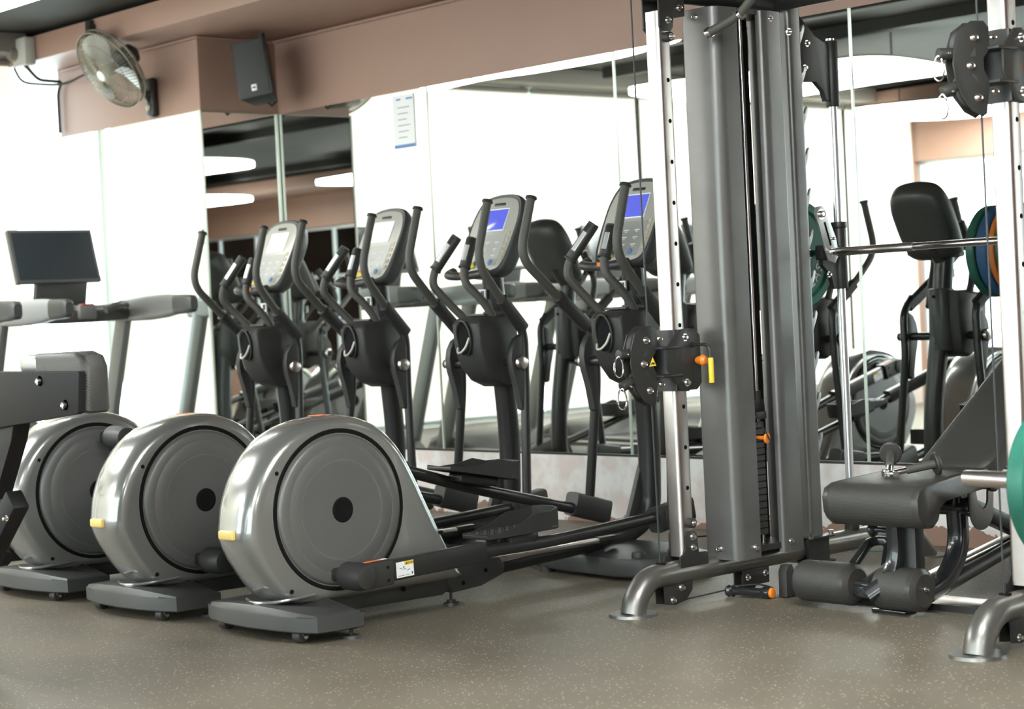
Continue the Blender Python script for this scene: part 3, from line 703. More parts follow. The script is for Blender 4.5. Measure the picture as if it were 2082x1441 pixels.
# ------------------------------------------------------------------ cable and guided barbell machine
sm = thing('cable_machine', 'tall gunmetal cable and guided barbell machine with two towers, silver front posts and weight stack', 'gym machine', (-5.0, 5.05, 0))
OX, OY = -5.0, 5.05
def carriage(T, z0, detail, turn):
    """pulley carriage riding on the silver post; z0 = height of its centre; T = tower x (local)"""
    x, yy = T, .275
    R = MB()
    # wrap-round slider housing
    R.prism([(yy+px, z0+pz) for px, pz in [(-.045, -.115), (.075, -.115), (.10, -.09), (.10, .09), (.075, .115), (-.045, .115)]], 'x', x-.055, x+.055, .01)
    c = R.build('pulley_carriage', 'framedark', sm)
    c['label'] = 'black sliding carriage clamped round the silver post'
    p = MB().prism([(yy-.10, z0+.0), (yy-.10, z0-.03), (yy-.03, z0-.115), (yy+.01, z0-.118), (yy+.03, z0-.09), (yy+.03, z0+.09), (yy+.01, z0+.118), (yy-.03, z0+.115), (yy-.10, z0+.05)], 'x', x+.057, x+.066, .002)
    p.prism([(yy-.10, z0+.0), (yy-.10, z0-.03), (yy-.03, z0-.115), (yy+.03, z0-.09), (yy+.03, z0+.09), (yy-.03, z0+.115), (yy-.10, z0+.05)], 'x', x-.066, x-.057, .002)
    p.build('side_plate', 'framedark', c)
    h = MB()
    for dz in (-.055, .05):
        h.bb(x-.03, x+.07, yy-.13, yy-.02, z0+dz-.005, z0+dz+.005, .003)
    h.build('hinge_plate', 'framedark', c)
    h = MB()
    for dz in (-.055, .05): h.cyl((x+.0, yy-.125, z0+dz-.012), (x+.0, yy-.125, z0+dz-.005), .014, seg=14)
    h.build('copper_bushing', 'orangelabel', c)
    bl_ = MB()
    for a, b_ in ((.0, .085), (.0, -.085)): bolt(bl_, (x+.067, yy+a, z0+b_), (1, 0, 0), .012)
    for b_ in (-.085, .085): bolt(bl_, (x+.03, yy-.10, z0+b_), (1, -.3, 0), .009)
    bl_.build('bolt', 'bolt', c)
    # swivelling pulley head
    H = MB(); Mh = Matrix.Translation((x+.005, yy-.125, z0)) @ Matrix.Rotation(turn, 4, 'Z')
    pl_ = [(-.005, .135), (-.05, .135), (-.095, .105), (-.115, .05), (-.12, -.0), (-.112, -.045), (-.095, -.10), (-.06, -.145), (-.02, -.165), (-.005, -.155), (.01, -.05), (-.012, -.02), (-.012, .02), (.012, .045), (.012, .115)]
    for s_ in (-1, 1): H.prism(pl_, 'x', s_*.022-.003, s_*.022+.003, .0015)
    hd = H.xf(Mh).build('pulley_head', 'framedark', c, sharp=30)
    w_ = MB()
    for cz, cy_, r in ((.06, -.05, .052), (-.075, -.05, .052)):
        w_.lathe([(0, -.014), (r, -.014), (r+.006, -.012), (r-.004, 0), (r+.006, .012), (r, .014), (0, .014)], (0, cy_, cz), (1, 0, 0), 28)
    w_.xf(Mh).build('pulley_wheel', 'plastic', hd)
    bl_ = MB()
    for cy_, cz in ((-.042, .082), (-.058, -.005), (-.035, -.105)): bolt(bl_, (.026, cy_, cz), (1, 0, 0), .011)
    bl_.xf(Mh).build('bolt', 'bolt', hd)
    ar = MB().prism([(-.06, .022), (-.038, .024), (-.04, .052)], 'x', .0252, .0262).prism([(-.06, -.032), (-.044, -.034), (-.028, -.062)], 'x', .0252, .0262)
    ar.xf(Mh).build('arrow_mark', 'ink', hd)
    if detail:
        MB().prism([(-.032, -.016), (.002, -.014), (-.014, .018)], 'x', .0252, .0265).xf(Mh).build('warning_triangle', 'yellow', hd)
        MB().prism([(-.026, -.010), (-.024, -.006), (-.017, .0), (-.006, -.002), (-.004, -.009), (-.010, -.006), (-.014, -.012), (-.016, -.006)], 'x', .0266, .027).xf(Mh).build('warning_symbol', 'ink', hd)
    for k, (cz, cy_, dv) in enumerate(((.035, -.125, (0, -1, .0)), (-.065, -.12, (0, -1, -.35)))):
        s_ = MB().cyl(Vector((0, cy_+.03, cz)), Vector((0, cy_+.03, cz))+Vector(dv).normalized()*.062, .019, bev=.003)
        st = s_.xf(Mh).build('cable_stopper', 'plastic', hd)
        q = Vector((0, cy_+.03, cz))+Vector(dv).normalized()*.058
        bt = MB(); bolt(bt, q+Vector((.012, .022, .0)), (1, 0, 0), .006); bt.xf(Mh).build('bolt', 'bolt', hd)
        o = q+Vector((.0, -.004, -.045)); rg = []
        for t in range(20):
            a = 2*PI*t/20; rg.append(o+Vector((.010*math.sin(a), .013*math.sin(a)*(1+.3*math.cos(a+PI)), .038*math.cos(a))))
        MB().tube(rg, .0035, 8, closed=True).xf(Mh).build('carabiner', 'chrome', hd)
    # release lever and pull pin
    MB().tube([(x+.05, yy+.055, z0+.055), (x+.135, yy+.055, z0+.055), (x+.14, yy+.055, z0-.01)], .0065, 10, .03).cyl((x+.045, yy+.055, z0+.055), (x+.065, yy+.055, z0+.055), .011).build('release_lever', 'framedark', c)
    MB().cyl((x+.14, yy+.055, z0+.005), (x+.14, yy+.055, z0-.09), .0105, bev=.002).build('lever_grip', 'yellow', c)
    MB().lathe([(0, .045), (.014, .043), (.022, .03), (.016, .01), (.012, .0), (0, 0)], (x+.055, yy+.07, z0-.005), (1, .15, 0), 20).build('pull_knob', 'orange', c)
    MB().cyl((x+.04, yy+.07, z0-.005), (x+.065, yy+.073, z0-.005), .014).build('knob_socket', 'framedark', c)

def tower(T, right):
    x = T; Yl = lambda v: v-OY
    # base beam with the curved front foot
    MB().tube([(x, Yl(5.045), .004), (x, Yl(5.06), .06), (x, Yl(5.13), .128), (x, Yl(5.27), .132), (x, Yl(6.55), .132)], .05, 24, .09, n=10, ry=.044, upv=None).build('base_beam', 'pewter', sm)
    MB().cyl((x, Yl(5.047), 0), (x, Yl(5.047), .011), .092, .089, seg=40).build('foot_plate', 'pewter', sm)
    MB().tube([(x, Yl(6.5), .132), (x, Yl(6.75), .128), (x, Yl(6.86), .004)], .05, 20, .12, n=8, ry=.044).build('rear_foot', 'pewter', sm)
    MB().cyl((x, Yl(6.86), 0), (x, Yl(6.86), .008), .086, seg=32).build('foot_plate', 'pewter', sm)
    # cable hole
    MB().cyl((x-.0, Yl(5.205), .172), (x-.0, Yl(5.205), .1765), .02, seg=18).build('cable_grommet', 'dark', sm)
    # silver front post with its row of holes
    up_ = MB().prism([(x-.0+a, Yl(5.325)+b_) for a, b_ in rrect(.072, .072, .016)], 'z', .19, 2.24).build('front_post', 'steel', sm)
    up_['label'] = 'bright brushed steel post with a row of holes'
    h = MB()
    for i in range(12):
        z = .447+.1535*i
        h.cyl((x+.033, Yl(5.332), z), (x+.0365, Yl(5.332), z), .0085, seg=14)
    h.build('adjustment_hole', 'dark', up_)
    for z in (.315, 2.142):
        bm_ = MB().cyl((x+.034, Yl(5.332), z), (x+.06, Yl(5.332), z), .019, bev=.003); o = bm_.build('rubber_stop', 'plastic', sm)
        b2 = MB(); bolt(b2, (x+.061, Yl(5.332), z), (1, 0, 0), .009); b2.build('bolt', 'bolt', o)
    # bottom bracket
    for s_ in (1, -1):
        pl_ = [(Yl(5.265), .15), (Yl(5.265), .192), (Yl(5.285), .20), (Yl(5.30), .22), (Yl(5.30), .272), (Yl(5.315), .285), (Yl(5.35), .285), (Yl(5.362), .272), (Yl(5.368), .20), (Yl(5.41), .20), (Yl(5.42), .19), (Yl(5.42), .15)]
        br = MB().prism(pl_, 'x', x+s_*.038, x+s_*.045, .001).build('post_bracket', 'framedark', sm)
        if s_ > 0:
            b2 = MB()
            for z in (.222, .262): bolt(b2, (x+.046, Yl(5.338), z), (1, 0, 0), .011)
            b2.build('bolt', 'bolt', br)
    # top beam and bracket
    MB().tube([(x, Yl(5.02), 2.325), (x, Yl(6.10), 2.325)], .05, 20, ry=.045).build('top_beam', 'framedark', sm)
    for s_ in (1, -1):
        MB().prism([(Yl(5.29), 2.33), (Yl(5.29), 2.12+.06), (Yl(5.305), 2.165), (Yl(5.35), 2.165), (Yl(5.362), 2.18), (Yl(5.366), 2.215), (Yl(5.43), 2.225), (Yl(5.43), 2.33)], 'x', x+s_*.038, x+s_*.045, .001).build('top_bracket', 'framedark', sm)
    b2 = MB(); bolt(b2, (x+.046, Yl(5.335), 2.205), (1, 0, 0), .011); bolt(b2, (x+.046, Yl(5.40), 2.255), (1, 0, 0), .010); b2.build('bolt', 'bolt', sm)
    # shroud, near half: bent sheet
    def channel(pts, z0, z1, th=.004):
        o = MB(); n = len(pts); cx_ = sum(p[0] for p in pts)/n; cy_ = sum(p[1] for p in pts)/n
        inn = []
        for i, p in enumerate(pts):
            a = Vector(pts[max(i-1, 0)]); c_ = Vector(pts[min(i+1, n-1)]); t_ = (c_-a).normalized(); nn = Vector((-t_.y, t_.x))
            if nn.dot(Vector((cx_, cy_))-Vector(p)) < 0: nn = -nn
            q = Vector(p)+nn*th; inn.append((q.x, q.y))
        return o.prism(list(pts)+inn[::-1], 'z', z0, z1)
    nr = fillet([V(x-.022, Yl(5.66), 0), V(x-.022, Yl(5.482), 0), V(x+.125, Yl(5.482), 0), V(x+.148, Yl(5.515), 0), V(x+.152, Yl(5.603), 0)], .014, 4)
    A = channel([(p.x, p.y) for p in nr], .158, 2.255).build('stack_shroud', 'frame', sm)
    fr = fillet([V(x+.122, Yl(5.745), 0), V(x+.143, Yl(5.752), 0), V(x+.150, Yl(5.775), 0), V(x+.150, Yl(5.865), 0), V(x-.02, Yl(5.868), 0)], .012, 4)
    B = channel([(p.x, p.y) for p in fr], .158, 2.255).build('stack_shroud', 'frame', sm)
    b2 = MB()
    for yy, z in ((5.57, .20), (5.60, 2.235)): bolt(b2, (x+.153, Yl(yy), z), (1, 0, 0), .010)
    for z in (.20, 2.225): bolt(b2, (x+.05, Yl(5.481), z), (0, -1, 0), .010)
    for yy, z in ((5.78, .20), (5.80, 2.225)): bolt(b2, (x+.153, Yl(yy), z), (1, 0, 0), .010)
    b2.build('bolt', 'bolt', A)
    # stack base, guide rods, weight plates
    MB().bb(x-.02, x+.13, Yl(5.50), Yl(5.85), .176, .20).bb(x-.02, x+.13, Yl(5.50), Yl(5.85), 2.24, 2.26).build('stack_frame', 'framedark', sm)
    MB().bb(x-.018, x-.012, Yl(5.50), Yl(5.85), .2, 2.24).build('back_panel', 'dark', sm)
    for yy in (5.705, 5.60):
        MB().cyl((x+.075, Yl(yy), .20), (x+.075, Yl(yy), 2.24), .0105, seg=16).build('guide_rod', 'chrome', sm)
    for i in range(17):
        z = .235+.0262*i*.985
        wp = MB().bb(x+.0, x+.11, Yl(5.535), Yl(5.700), z, z+.0235, .002, 1).build('weight_plate', 'framedark', sm)
        MB().cyl((x+.1095, Yl(5.640), z+.012), (x+.1112, Yl(5.640), z+.012), .0055, seg=10).build('pin_hole', 'dark', wp)
        m_ = 'bluered' if i < 5 else ('bluelab' if i in (5, 9, 10, 11) else ('orange' if i in (12, 16) else None))
        if m_: MB().bb(x+.1095, x+.1105, Yl(5.612), Yl(5.628), z+.004, z+.019).build('weight_sticker', m_, wp)
    zt = .235+.0262*17
    MB().bb(x+.0, x+.11, Yl(5.535), Yl(5.72), zt, zt+.03, .003).bb(x+.03, x+.09, Yl(5.58), Yl(5.73), zt+.03, zt+.075, .003).cyl((x+.075, Yl(5.705), zt+.06), (x+.075, Yl(5.705), zt+.11), .017).build('head_plate', 'framedark', sm)
    pz = .235+.0262*14+.01
    MB().lathe([(0, .05), (.02, .048), (.021, .04), (.008, .03), (.007, 0), (0, 0)], (x+.11, Yl(5.655), pz), (1, .25, -.05), 20).build('selector_pin', 'orange', sm)
    MB().tube([(x+.12, Yl(5.60), zt+.05), (x+.13, Yl(5.615), zt+.05), (x+.165, Yl(5.668), pz-.01)], .0035, 6, .01).build('pin_cord', 'framedark', sm)
    # rear column
    MB().prism([(x-.02+a, Yl(6.06)+b_) for a, b_ in rrect(.16, .085, .02)], 'z', .175, 2.36).build('rear_column', 'frame', sm)
    MB().bb(x-.09, x+.09, Yl(6.0), Yl(6.13), .176, .184, .002).bb(x-.066, x-.056, Yl(5.99), Yl(6.12), .085, .176).bb(x+.056, x+.066, Yl(5.99), Yl(6.12), .085, .176).bb(x-.09, x+.09, Yl(6.0), Yl(6.13), .076, .084, .002).build('beam_clamp', 'framedark', sm)
    b2 = MB()
    for a in (5.995, 6.12):
        for z in (.19, .072):
            b2.cyl((x+.078, Yl(a), z-.012), (x+.078, Yl(a), z+.012), .011, seg=8)
    b2.build('bolt', 'bolt', sm)
    # guide rod of the barbell, its sleeve and upper bracket
    MB().cyl((x, Yl(6.355), .20), (x, Yl(6.355), 2.2), .0175, seg=24).build('barbell_guide_rod', 'rod', sm)
    MB().cyl((x, Yl(6.355), .172), (x, Yl(6.355), .262), .031, .028, seg=24, bev=.004).build('rod_socket', 'framedark', sm)
    ub = MB().prism([(Yl(6.09), 2.33), (Yl(6.09), 2.01), (Yl(6.24), 2.02), (Yl(6.285), 1.985), (Yl(6.30), 1.94), (Yl(6.33), 1.94), (Yl(6.33), 2.17), (Yl(6.24), 2.20)], 'x', x-.012, x+.012, .003)
    ub.cyl((x, Yl(6.355), 1.92), (x, Yl(6.355), 2.19), .029, seg=24, bev=.003).build('rod_bracket', 'framedark', sm)
    b2 = MB(); bolt(b2, (x+.013, Yl(6.19), 2.17), (1, 0, 0), .011); bolt(b2, (x+.013, Yl(6.17), 2.07), (1, 0, 0), .011); bolt(b2, (x+.06, Yl(6.02), 2.2), (0, -1, 0), .012); b2.build('bolt', 'bolt', sm)
    # safety catch hooks up the rear column
    for i in range(12):
        z = .53+.165*i
        if 1.2 < z < 1.42 and False: continue
        hk = MB().prism([(Yl(6.10), z-.06), (Yl(6.125), z-.02), (Yl(6.150), z+.028), (Yl(6.158), z+.05), (Yl(6.153), z+.062), (Yl(6.142), z+.055), (Yl(6.138), z+.035), (Yl(6.125), z+.026), (Yl(6.112), z+.032), (Yl(6.09), z+.02)], 'x', x+.020, x+.030, .001)
        hk.build('catch_hook', 'greycast', sm)
    # low pulley below the beam
    for s_ in (1, -1):
        MB().prism([(Yl(5.19), .10), (Yl(5.195), .022), (Yl(5.25), .014), (Yl(5.31), .025), (Yl(5.345), .06), (Yl(5.35), .10)], 'x', x+s_*.022-.003, x+s_*.022+.003, .001).build('low_pulley_bracket', 'framedark', sm)
    MB().cyl((x-.014, Yl(5.29), .062), (x+.014, Yl(5.29), .062), .043, seg=28, bev=.004).build('low_pulley', 'plastic', sm)
    b2 = MB(); bolt(b2, (x+.026, Yl(5.285), .075), (1, 0, 0), .011); bolt(b2, (x+.026, Yl(5.235), .034), (1, 0, 0), .010); b2.build('bolt', 'bolt', sm)
    MB().bb(x+.018, x+.026, Yl(5.635), Yl(5.79), .03, .10, .002).bb(x-.026, x-.018, Yl(5.635), Yl(5.79), .03, .10, .002).build('rear_pulley_bracket', 'framedark', sm)
    MB().cyl((x-.014, Yl(5.70), .05), (x+.014, Yl(5.70), .05), .036, seg=24).build('low_pulley', 'plastic', sm)
    b2 = MB(); bolt(b2, (x+.027, Yl(5.66), .065), (1, 0, 0), .010); bolt(b2, (x+.027, Yl(5.765), .07), (1, 0, 0), .010); b2.build('bolt', 'bolt', sm)
    # cables
    MB().cyl((x-.002, Yl(5.203), .08), (x-.002, Yl(5.19), 2.33), .0032, seg=8).build('cable', 'cable', sm)
    MB().cyl((x+.0, Yl(5.30), .022), (x+.0, Yl(5.73), .03), .003, seg=8).build('cable', 'cable', sm)
tower(0, False); tower(1.5, True)
carriage(0, .93, True, -.10); carriage(1.5, 1.845, False, -.42)
# cross beams
MB().tube([(-.06, .95, 2.33), (1.56, .95, 2.33)], .05, 20, ry=.045).build('top_cross_beam', 'framedark', sm)
# multi grip pull-up bar above the near post
pb = MB().tube([(.185, .36, 2.145), (.35, .36, 2.19), (.45, .36, 2.30), (.46, .36, 2.50)], .0165, 16, .08)
pb.tube([(1.315, .36, 2.145), (1.15, .36, 2.19), (1.05, .36, 2.30), (1.04, .36, 2.50)], .0165, 16, .08)
pb.bar([(.0, .36, 2.50), (1.5, .36, 2.50)], .05, .05).bb(-.025, .025, .33, .39, 2.30, 2.50).bb(1.475, 1.525, .33, .39, 2.30, 2.50)
pbo = pb.build('pull_up_bar', 'foam', sm)
c = MB()
for sx in (0, 1):
    f = (lambda v: v) if not sx else (lambda v: 1.5-v)
    c.cyl((f(.172), .36, 2.1405), (f(.192), .36, 2.147), .0205, bev=.003)
    c.cyl((f(.335), .36, 2.186), (f(.347), .36, 2.192), .0205)
c.build('chrome_collar', 'chrome', pbo)
# floor plate joining the towers
fpl = MB().bb(.15, 1.05, .655, .84, .0, .022, .002).build('floor_plate', 'steel', sm)
MB().bb(.15, 1.05, .648, .655, .0, .024).build('plate_edge', 'framedark', fpl)
MB().prism([(.60, .004), (.60, .10), (.615, .125), (.64, .125), (.67, .03), (.70, .004)], 'x', .19, .23, .003).build('plate_stop', 'plastic', sm)
# guided barbell
bb_ = thing('guided_barbell', 'straight steel barbell with knurled grip riding on the machine guide rods', 'barbell', (-4.25, 6.25, 1.32))
MB().cyl((-1.28, 0, 0), (1.28, 0, 0), .0145, seg=20).build('bar', 'chrome', bb_)
for s in (1, -1):
    MB().cyl((s*.68, 0, 0), (s*.30, 0, 0), .0175, seg=20, bev=.002).build('knurled_grip', 'steel', bb_)
    MB().cyl((s*.83, 0, 0), (s*1.30, 0, 0), .025, seg=20, bev=.003).build('sleeve', 'chrome', bb_)
    MB().cyl((s*.75, .105, -.15), (s*.75, .105, .10), .030, seg=24, bev=.003).cyl((s*.75, .105, .10), (s*.75, .105, .125), .034, seg=24, bev=.002).bb(s*.75-.02, s*.75+.02, -.03, .09, -.03, .03, .006).prism([(-.02, -.02), (.08, -.02), (.08, -.15), (.05, -.15), (.03, -.09), (-.02, -.05)], 'x', s*.75-.01, s*.75+.01).build('guide_sleeve', 'framedark', bb_)
    hk = MB().prism([(.02, -.045), (.045, -.01), (.03, .06), (-.02, .16), (-.05, .19), (-.085, .185), (-.095, .15), (-.075, .11), (-.045, .02), (-.02, -.035)], 'x', s*.71-.004, s*.71+.004, .001)
    ho = hk.build('hook_plate', 'greycast', bb_)
    MB().prism([(-.045, .12), (-.035, .125), (.0, .03), (-.01, .025)], 'x', s*.71+.0042, s*.71+.0046).build('slot', 'dark', ho)
    b2 = MB(); bolt(b2, (s*.71+.006, .0, .0), (1, 0, 0), .013); bolt(b2, (s*.71+.006, -.06, .155), (1, 0, 0), .018); bolt(b2, (s*.71+.006, .005, .055), (1, 0, 0), .008); bolt(b2, (s*.73+.02, -.02, -.09), (1, 0, 0), .010); b2.build('bolt', 'bolt', ho)

def weight_disc(name, label, loc, r, th, m, group, tilt=0, txt=None):
    t = thing(name, label, 'weight plate', loc, group=group)
    h = th/2
    d = MB().lathe([(.026, -h), (.06, -h), (.065, -h*.55), (r-.045, -h*.55), (r-.035, -h), (r-.006, -h), (r, -h+.006), (r, h-.006), (r-.006, h), (r-.035, h), (r-.045, h*.55), (.065, h*.55), (.06, h), (.026, h), (.026, -h)], (0, 0, 0), (1, 0, 0), 64).build('disc', m, t, sharp=30)
    MB().lathe([(.0255, -h-.001), (.05, -h-.001), (.05, h+.001), (.0255, h+.001), (.0255, -h-.001)], (0, 0, 0), (1, 0, 0), 32).build('hub', 'greycast', t)
    if txt:
        for i, ch in enumerate(txt):
            a = math.radians(-75+i*17); rr_ = r-.085
            c_ = Vector((h*.55+.001, rr_*math.cos(a), rr_*math.sin(a)))
            tan = Vector((0, -math.sin(a), math.cos(a))); rad = Vector((0, math.cos(a), math.sin(a)))
            text_obj(ch, .062, 'letter', 'white', t, frame_m(c_, tan, -rad))
    return t
def at_bar(x): return (x, 6.25, 1.32)
weight_disc('bumper_plate', 'green rubber weight plate with pale lettering beside the rear column of the left tower', at_bar(-5.14), .225, .045, 'green', 'plates on the guided barbell', txt='CLAS')
for x_, th_, m_, lb_ in ((-5.195, .05, 'green', 'second green rubber weight plate, tight against the lettered one'), (-5.25, .045, 'green', 'third green rubber weight plate on the guided barbell, seen in the mirror beside orange'),
                     (-5.295, .03, 'orangerub', 'thin orange rubber weight plate between green and blue ones in the mirror'), (-5.35, .06, 'blue', 'blue rubber weight plate beside the orange one in the mirror'),
                     (-5.415, .05, 'green', 'outermost green rubber weight plate, left of the blue one in the mirror')):
    weight_disc('bumper_plate', lb_, at_bar(x_), .225, th_, m_, 'plates on the guided barbell')
# ------------------------------------------------------------------ loaded barbell at the right edge, on its rack
ob = thing('loaded_barbell', 'barbell with smooth silver sleeve end at the lower right edge of the view', 'barbell', (-3.384, 4.85, .5796))
MB().cyl((0, 0, 0), (.42, 0, 0), .0252, seg=32, bev=.006).build('sleeve', 'steel', ob)
MB().cyl((.42, 0, 0), (.435, 0, 0), .035, seg=32).cyl((.435, 0, 0), (1.75, 0, 0), .0145, seg=20).cyl((1.75, 0, 0), (1.765, 0, 0), .035, seg=32).build('bar', 'chrome', ob)
MB().cyl((1.765, 0, 0), (2.18, 0, 0), .0252, seg=32, bev=.006).build('sleeve', 'steel', ob)
weight_disc('bumper_plate', 'large green rubber weight plate at the right edge, in front of the right silver post', (-3.065, 4.85, .5796), .225, .06, 'green', 'plates on the loaded barbell')
weight_disc('bumper_plate', 'green rubber weight plate on the hidden end of the loaded barbell', (-1.52, 4.85, .5796), .225, .06, 'green', 'plates on the loaded barbell')
rk = thing('barbell_stand', 'low black steel stand holding the loaded barbell beyond the right edge', 'stand', (-2.29, 4.85, 0))
for s in (-1, 1):
    MB().bb(s*.42-.03, s*.42+.03, -.03, .03, .01, .53, .004).build('post', 'framedark', rk)
    MB().prism([(-.05, .52), (.05, .52), (.06, .60), (.045, .60), (.03, .565), (0, .563), (-.03, .565), (-.045, .60), (-.06, .60)], 'x', s*.42-.02, s*.42+.02).build('cradle', 'framedark', rk)
    MB().bb(s*.42-.03, s*.42+.03, -.25, .25, 0, .05, .004).build('foot', 'framedark', rk)
MB().bb(-.42, .42, -.02, .02, .12, .16).build('cross_bar', 'framedark', rk)

# ------------------------------------------------------------------ adjustable bench
BX, BY = -4.17, 5.5
be = thing('adjustable_bench', 'black weave-textured inclined weight bench with two foam leg rollers, standing inside the machine', 'bench', (BX, BY, 0))
def yb(v): return v-BY
# seat: roll-over front edge
sp = [(5.415, .35), (5.40, .375), (5.395, .43), (5.41, .462), (5.45, .478), (5.55, .487), (5.75, .498), (5.90, .50), (5.935, .49), (5.94, .45), (5.92, .43), (5.72, .42), (5.58, .41), (5.535, .385), (5.52, .345), (5.49, .325), (5.44, .33)]
rr = []
for u, k in ((-.205, .86), (-.203, .93), (-.195, .97), (-.18, 1), (.18, 1), (.195, .97), (.203, .93), (.205, .86)):
    c0 = (5.60, .43); rr.append([(u*(1-.2*max(0, min(1, (p-5.45)/.45))), yb(c0[0]+(p-c0[0])*(1-(1-k)*.35)), c0[1]+(q-c0[1])*k) for p, q in sp])
MB().loft(rr).build('seat_pad', 'vinyl', be, sharp=50)
# side covers in smooth vinyl
for s in (-1, 1):
    rr = []
    for u, k in ((.180, 1.012), (.1965, .985), (.2045, .945), (.2065, .86)):
        rr.append([(s*(u+.001)*(1-.2*max(0, min(1, (p-5.45)/.45))), yb(5.60+(p-5.60)*(1+(k-1)*.35)), .43+(q-.43)*k) for p, q in sp])
    MB().loft(rr).build('seat_side', 'vinylside', be, sharp=50)
# backrest
b0 = V(.02, yb(5.90), .435); b1 = V(.02, yb(6.74), .968)
d = (b1-b0).normalized(); fm = frame_m((b0+b1)/2, (1, 0, 0), d); L = (b1-b0).length
o = [(a, b_) for a, b_ in rrect(.315, L, .05, 6)]
def ins(k, z): return [(a*(1-k/.157), b_*(1-k/(L/2)), z) for a, b_ in o]
MB().loft([ins(.012, .0), ins(.0, .012), ins(0, .058), ins(.006, .072), ins(.02, .080), ins(.05, .083)]).xf(fm).build('backrest', 'vinyl', be, sharp=50)
MB().loft([ins(-.0012, .012), ins(-.0012, .056), ins(.0045, .0715), ins(.0, .056), ins(.0, .012)], cap=False).xf(fm).build('backrest_piping', 'vinylside', be, sharp=50)
MB().bb(-.03, .03, -L/2+.05, L/2-.1, -.05, 0, .004).xf(fm).build('backrest_beam', 'framedark', be)
# frame
MB().bar([(.03, yb(5.60), .41), (.03, yb(5.60), .17), (.03, yb(5.585), .06)], .07, .06, (0, 1, 0)).build('front_post', 'framedark', be)
MB().bar([(-.02, yb(5.40), .36), (-.02, yb(5.95), .40)][0:0] or [(-.02, yb(5.48), .37), (-.02, yb(6.0), .40)], .06, .05).build('seat_beam', 'framedark', be)
g = mat('gloss_black_steel', (.03, .03, .032), .22, .3, coat=.5); K['gloss'] = g
MB().bar([(-.01, yb(5.55), .36), (-.01, yb(5.56), .22), (-.02, yb(5.53), .13), (-.08, yb(5.47), .075)], .055, .05, (0, 1, 0), .09, n=8).build('curved_leg', 'gloss', be)
MB().bar([(.03, yb(5.87), .42), (.03, yb(5.88), .20), (.03, yb(5.78), .09), (.03, yb(5.62), .05)], .07, .055, (0, 1, 0), .13, n=9).build('curved_leg', 'gloss', be)
MB().cyl((-.06, yb(5.875), .355), (.10, yb(5.875), .355), .032, seg=24, bev=.01).build('pivot_tube', 'gloss', be)
up_ = []
pl_ = [(5.83, .455)] + [(5.905+.072*math.cos(math.radians(a)), .345+.075*math.sin(math.radians(a))) for a in range(200, 341, 14)] + [(5.985, .44), (5.955, .455), (5.945, .40)] + [(5.912+.034*math.cos(math.radians(a)), .385+.04*math.sin(math.radians(a))) for a in range(-10, -171, -20)] + [(5.865, .455)]
MB().prism([(yb(a), b_) for a, b_ in pl_], 'x', .110, .118, .001).build('adjusting_plate', 'frame', be)
MB().cyl((.0, yb(5.955), .432), (.135, yb(5.955), .432), .02, seg=20).cyl((.125, yb(5.955), .432), (.145, yb(5.955), .432), .027, seg=24, bev=.004).build('adjusting_pin', 'gloss', be)
b2 = MB(); bolt(b2, (.146, yb(5.955), .432), (1, 0, 0), .010); b2.build('bolt', 'bolt', be)
MB().tube([(-.05, yb(5.83), .36), (-.05, yb(5.83), .43), (.05, yb(5.83), .43), (.05, yb(5.83), .36), (-.05, yb(5.83), .36)], .009, 10, .02).build('stop_loop', 'framedark', be)
MB().bar([(.05, yb(5.90), .36), (.03, yb(6.32), .205), (.02, yb(6.95), .07)], .07, .06).build('rear_brace', 'framedark', be)
MB().tube([(.03, yb(5.66), .05), (.03, yb(6.30), .185), (.03, yb(6.5), .20)], .026, 16, .1).build('lower_rail', 'framedark', be)
MB().bar([(-.02, yb(5.62), .09), (-.02, yb(6.32), .20)], .05, .02).build('rail_strip', 'steel', be)
MB().bar([(.02, yb(6.33), .76), (.02, yb(6.48), .34), (.02, yb(6.52), .22)], .02, .05, (0, 1, 0)).build('rear_strut', 'framedark', be)
MB().bar([(-.25, yb(6.93), .045), (.28, yb(6.93), .045)], .06, .06).build('rear_foot', 'framedark', be)
for sx in (-.24, .27): MB().cyl((sx-.02, yb(6.93), .03), (sx+.02, yb(6.93), .03), .03, bev=.004).build('transport_wheel', 'plastic', be)
MB().bb(-.14, .01, yb(5.60)-.035, yb(5.60)+.035, .0, .012, .004).bb(-.115, -.015, yb(5.60)-.03, yb(5.60)+.03, .012, .045, .006).build('front_foot', 'gloss', be)
MB().lathe([(0, -.035), (.024, -.034), (.03, -.026), (.024, -.016), (.012, -.010), (.010, .0), (.010, .045), (0, .045)], (-.085, yb(5.56), .30), (1, 0, 0), 20).build('pop_pin', 'gloss', be)
# leg rollers on a kinked bar
for s, x0, x1 in ((-1, -.445, -.19), (1, -.085, .105)):
    rp = [(0, 0), (.05, .0), (.066, .005), (.075, .016), (.0765, .03), (.0765, .5-.03), (.075, .5-.016), (.066, .5-.005), (.05, .5), (0, .5)]
    Lr = x1-x0; rp = [(r, h if h < .1 else h-.5+Lr) for r, h in rp]
    ro = MB().lathe(rp, (x0, yb(5.555), .095), (1, 0, 0), 44).build('leg_roller', 'vinyl', be)
    MB().lathe([(0, .004), (.058, .004), (.066, -.002), (.0755, -.010), (.0768, -.016), (.0775, -.03), (.0765, -.03)], (x1, yb(5.555), .095), (1, 0, 0), 44).build('roller_end', 'vinylside', ro)
    if s > 0:
        b2 = MB(); bolt(b2, (x1+.005, yb(5.555), .10), (1, 0, 0), .007); b2.build('bolt', 'bolt', ro)
MB().cyl((-.45, yb(5.555), .095), (.10, yb(5.555), .095), .018, seg=18).build('roller_axle', 'gloss', be)
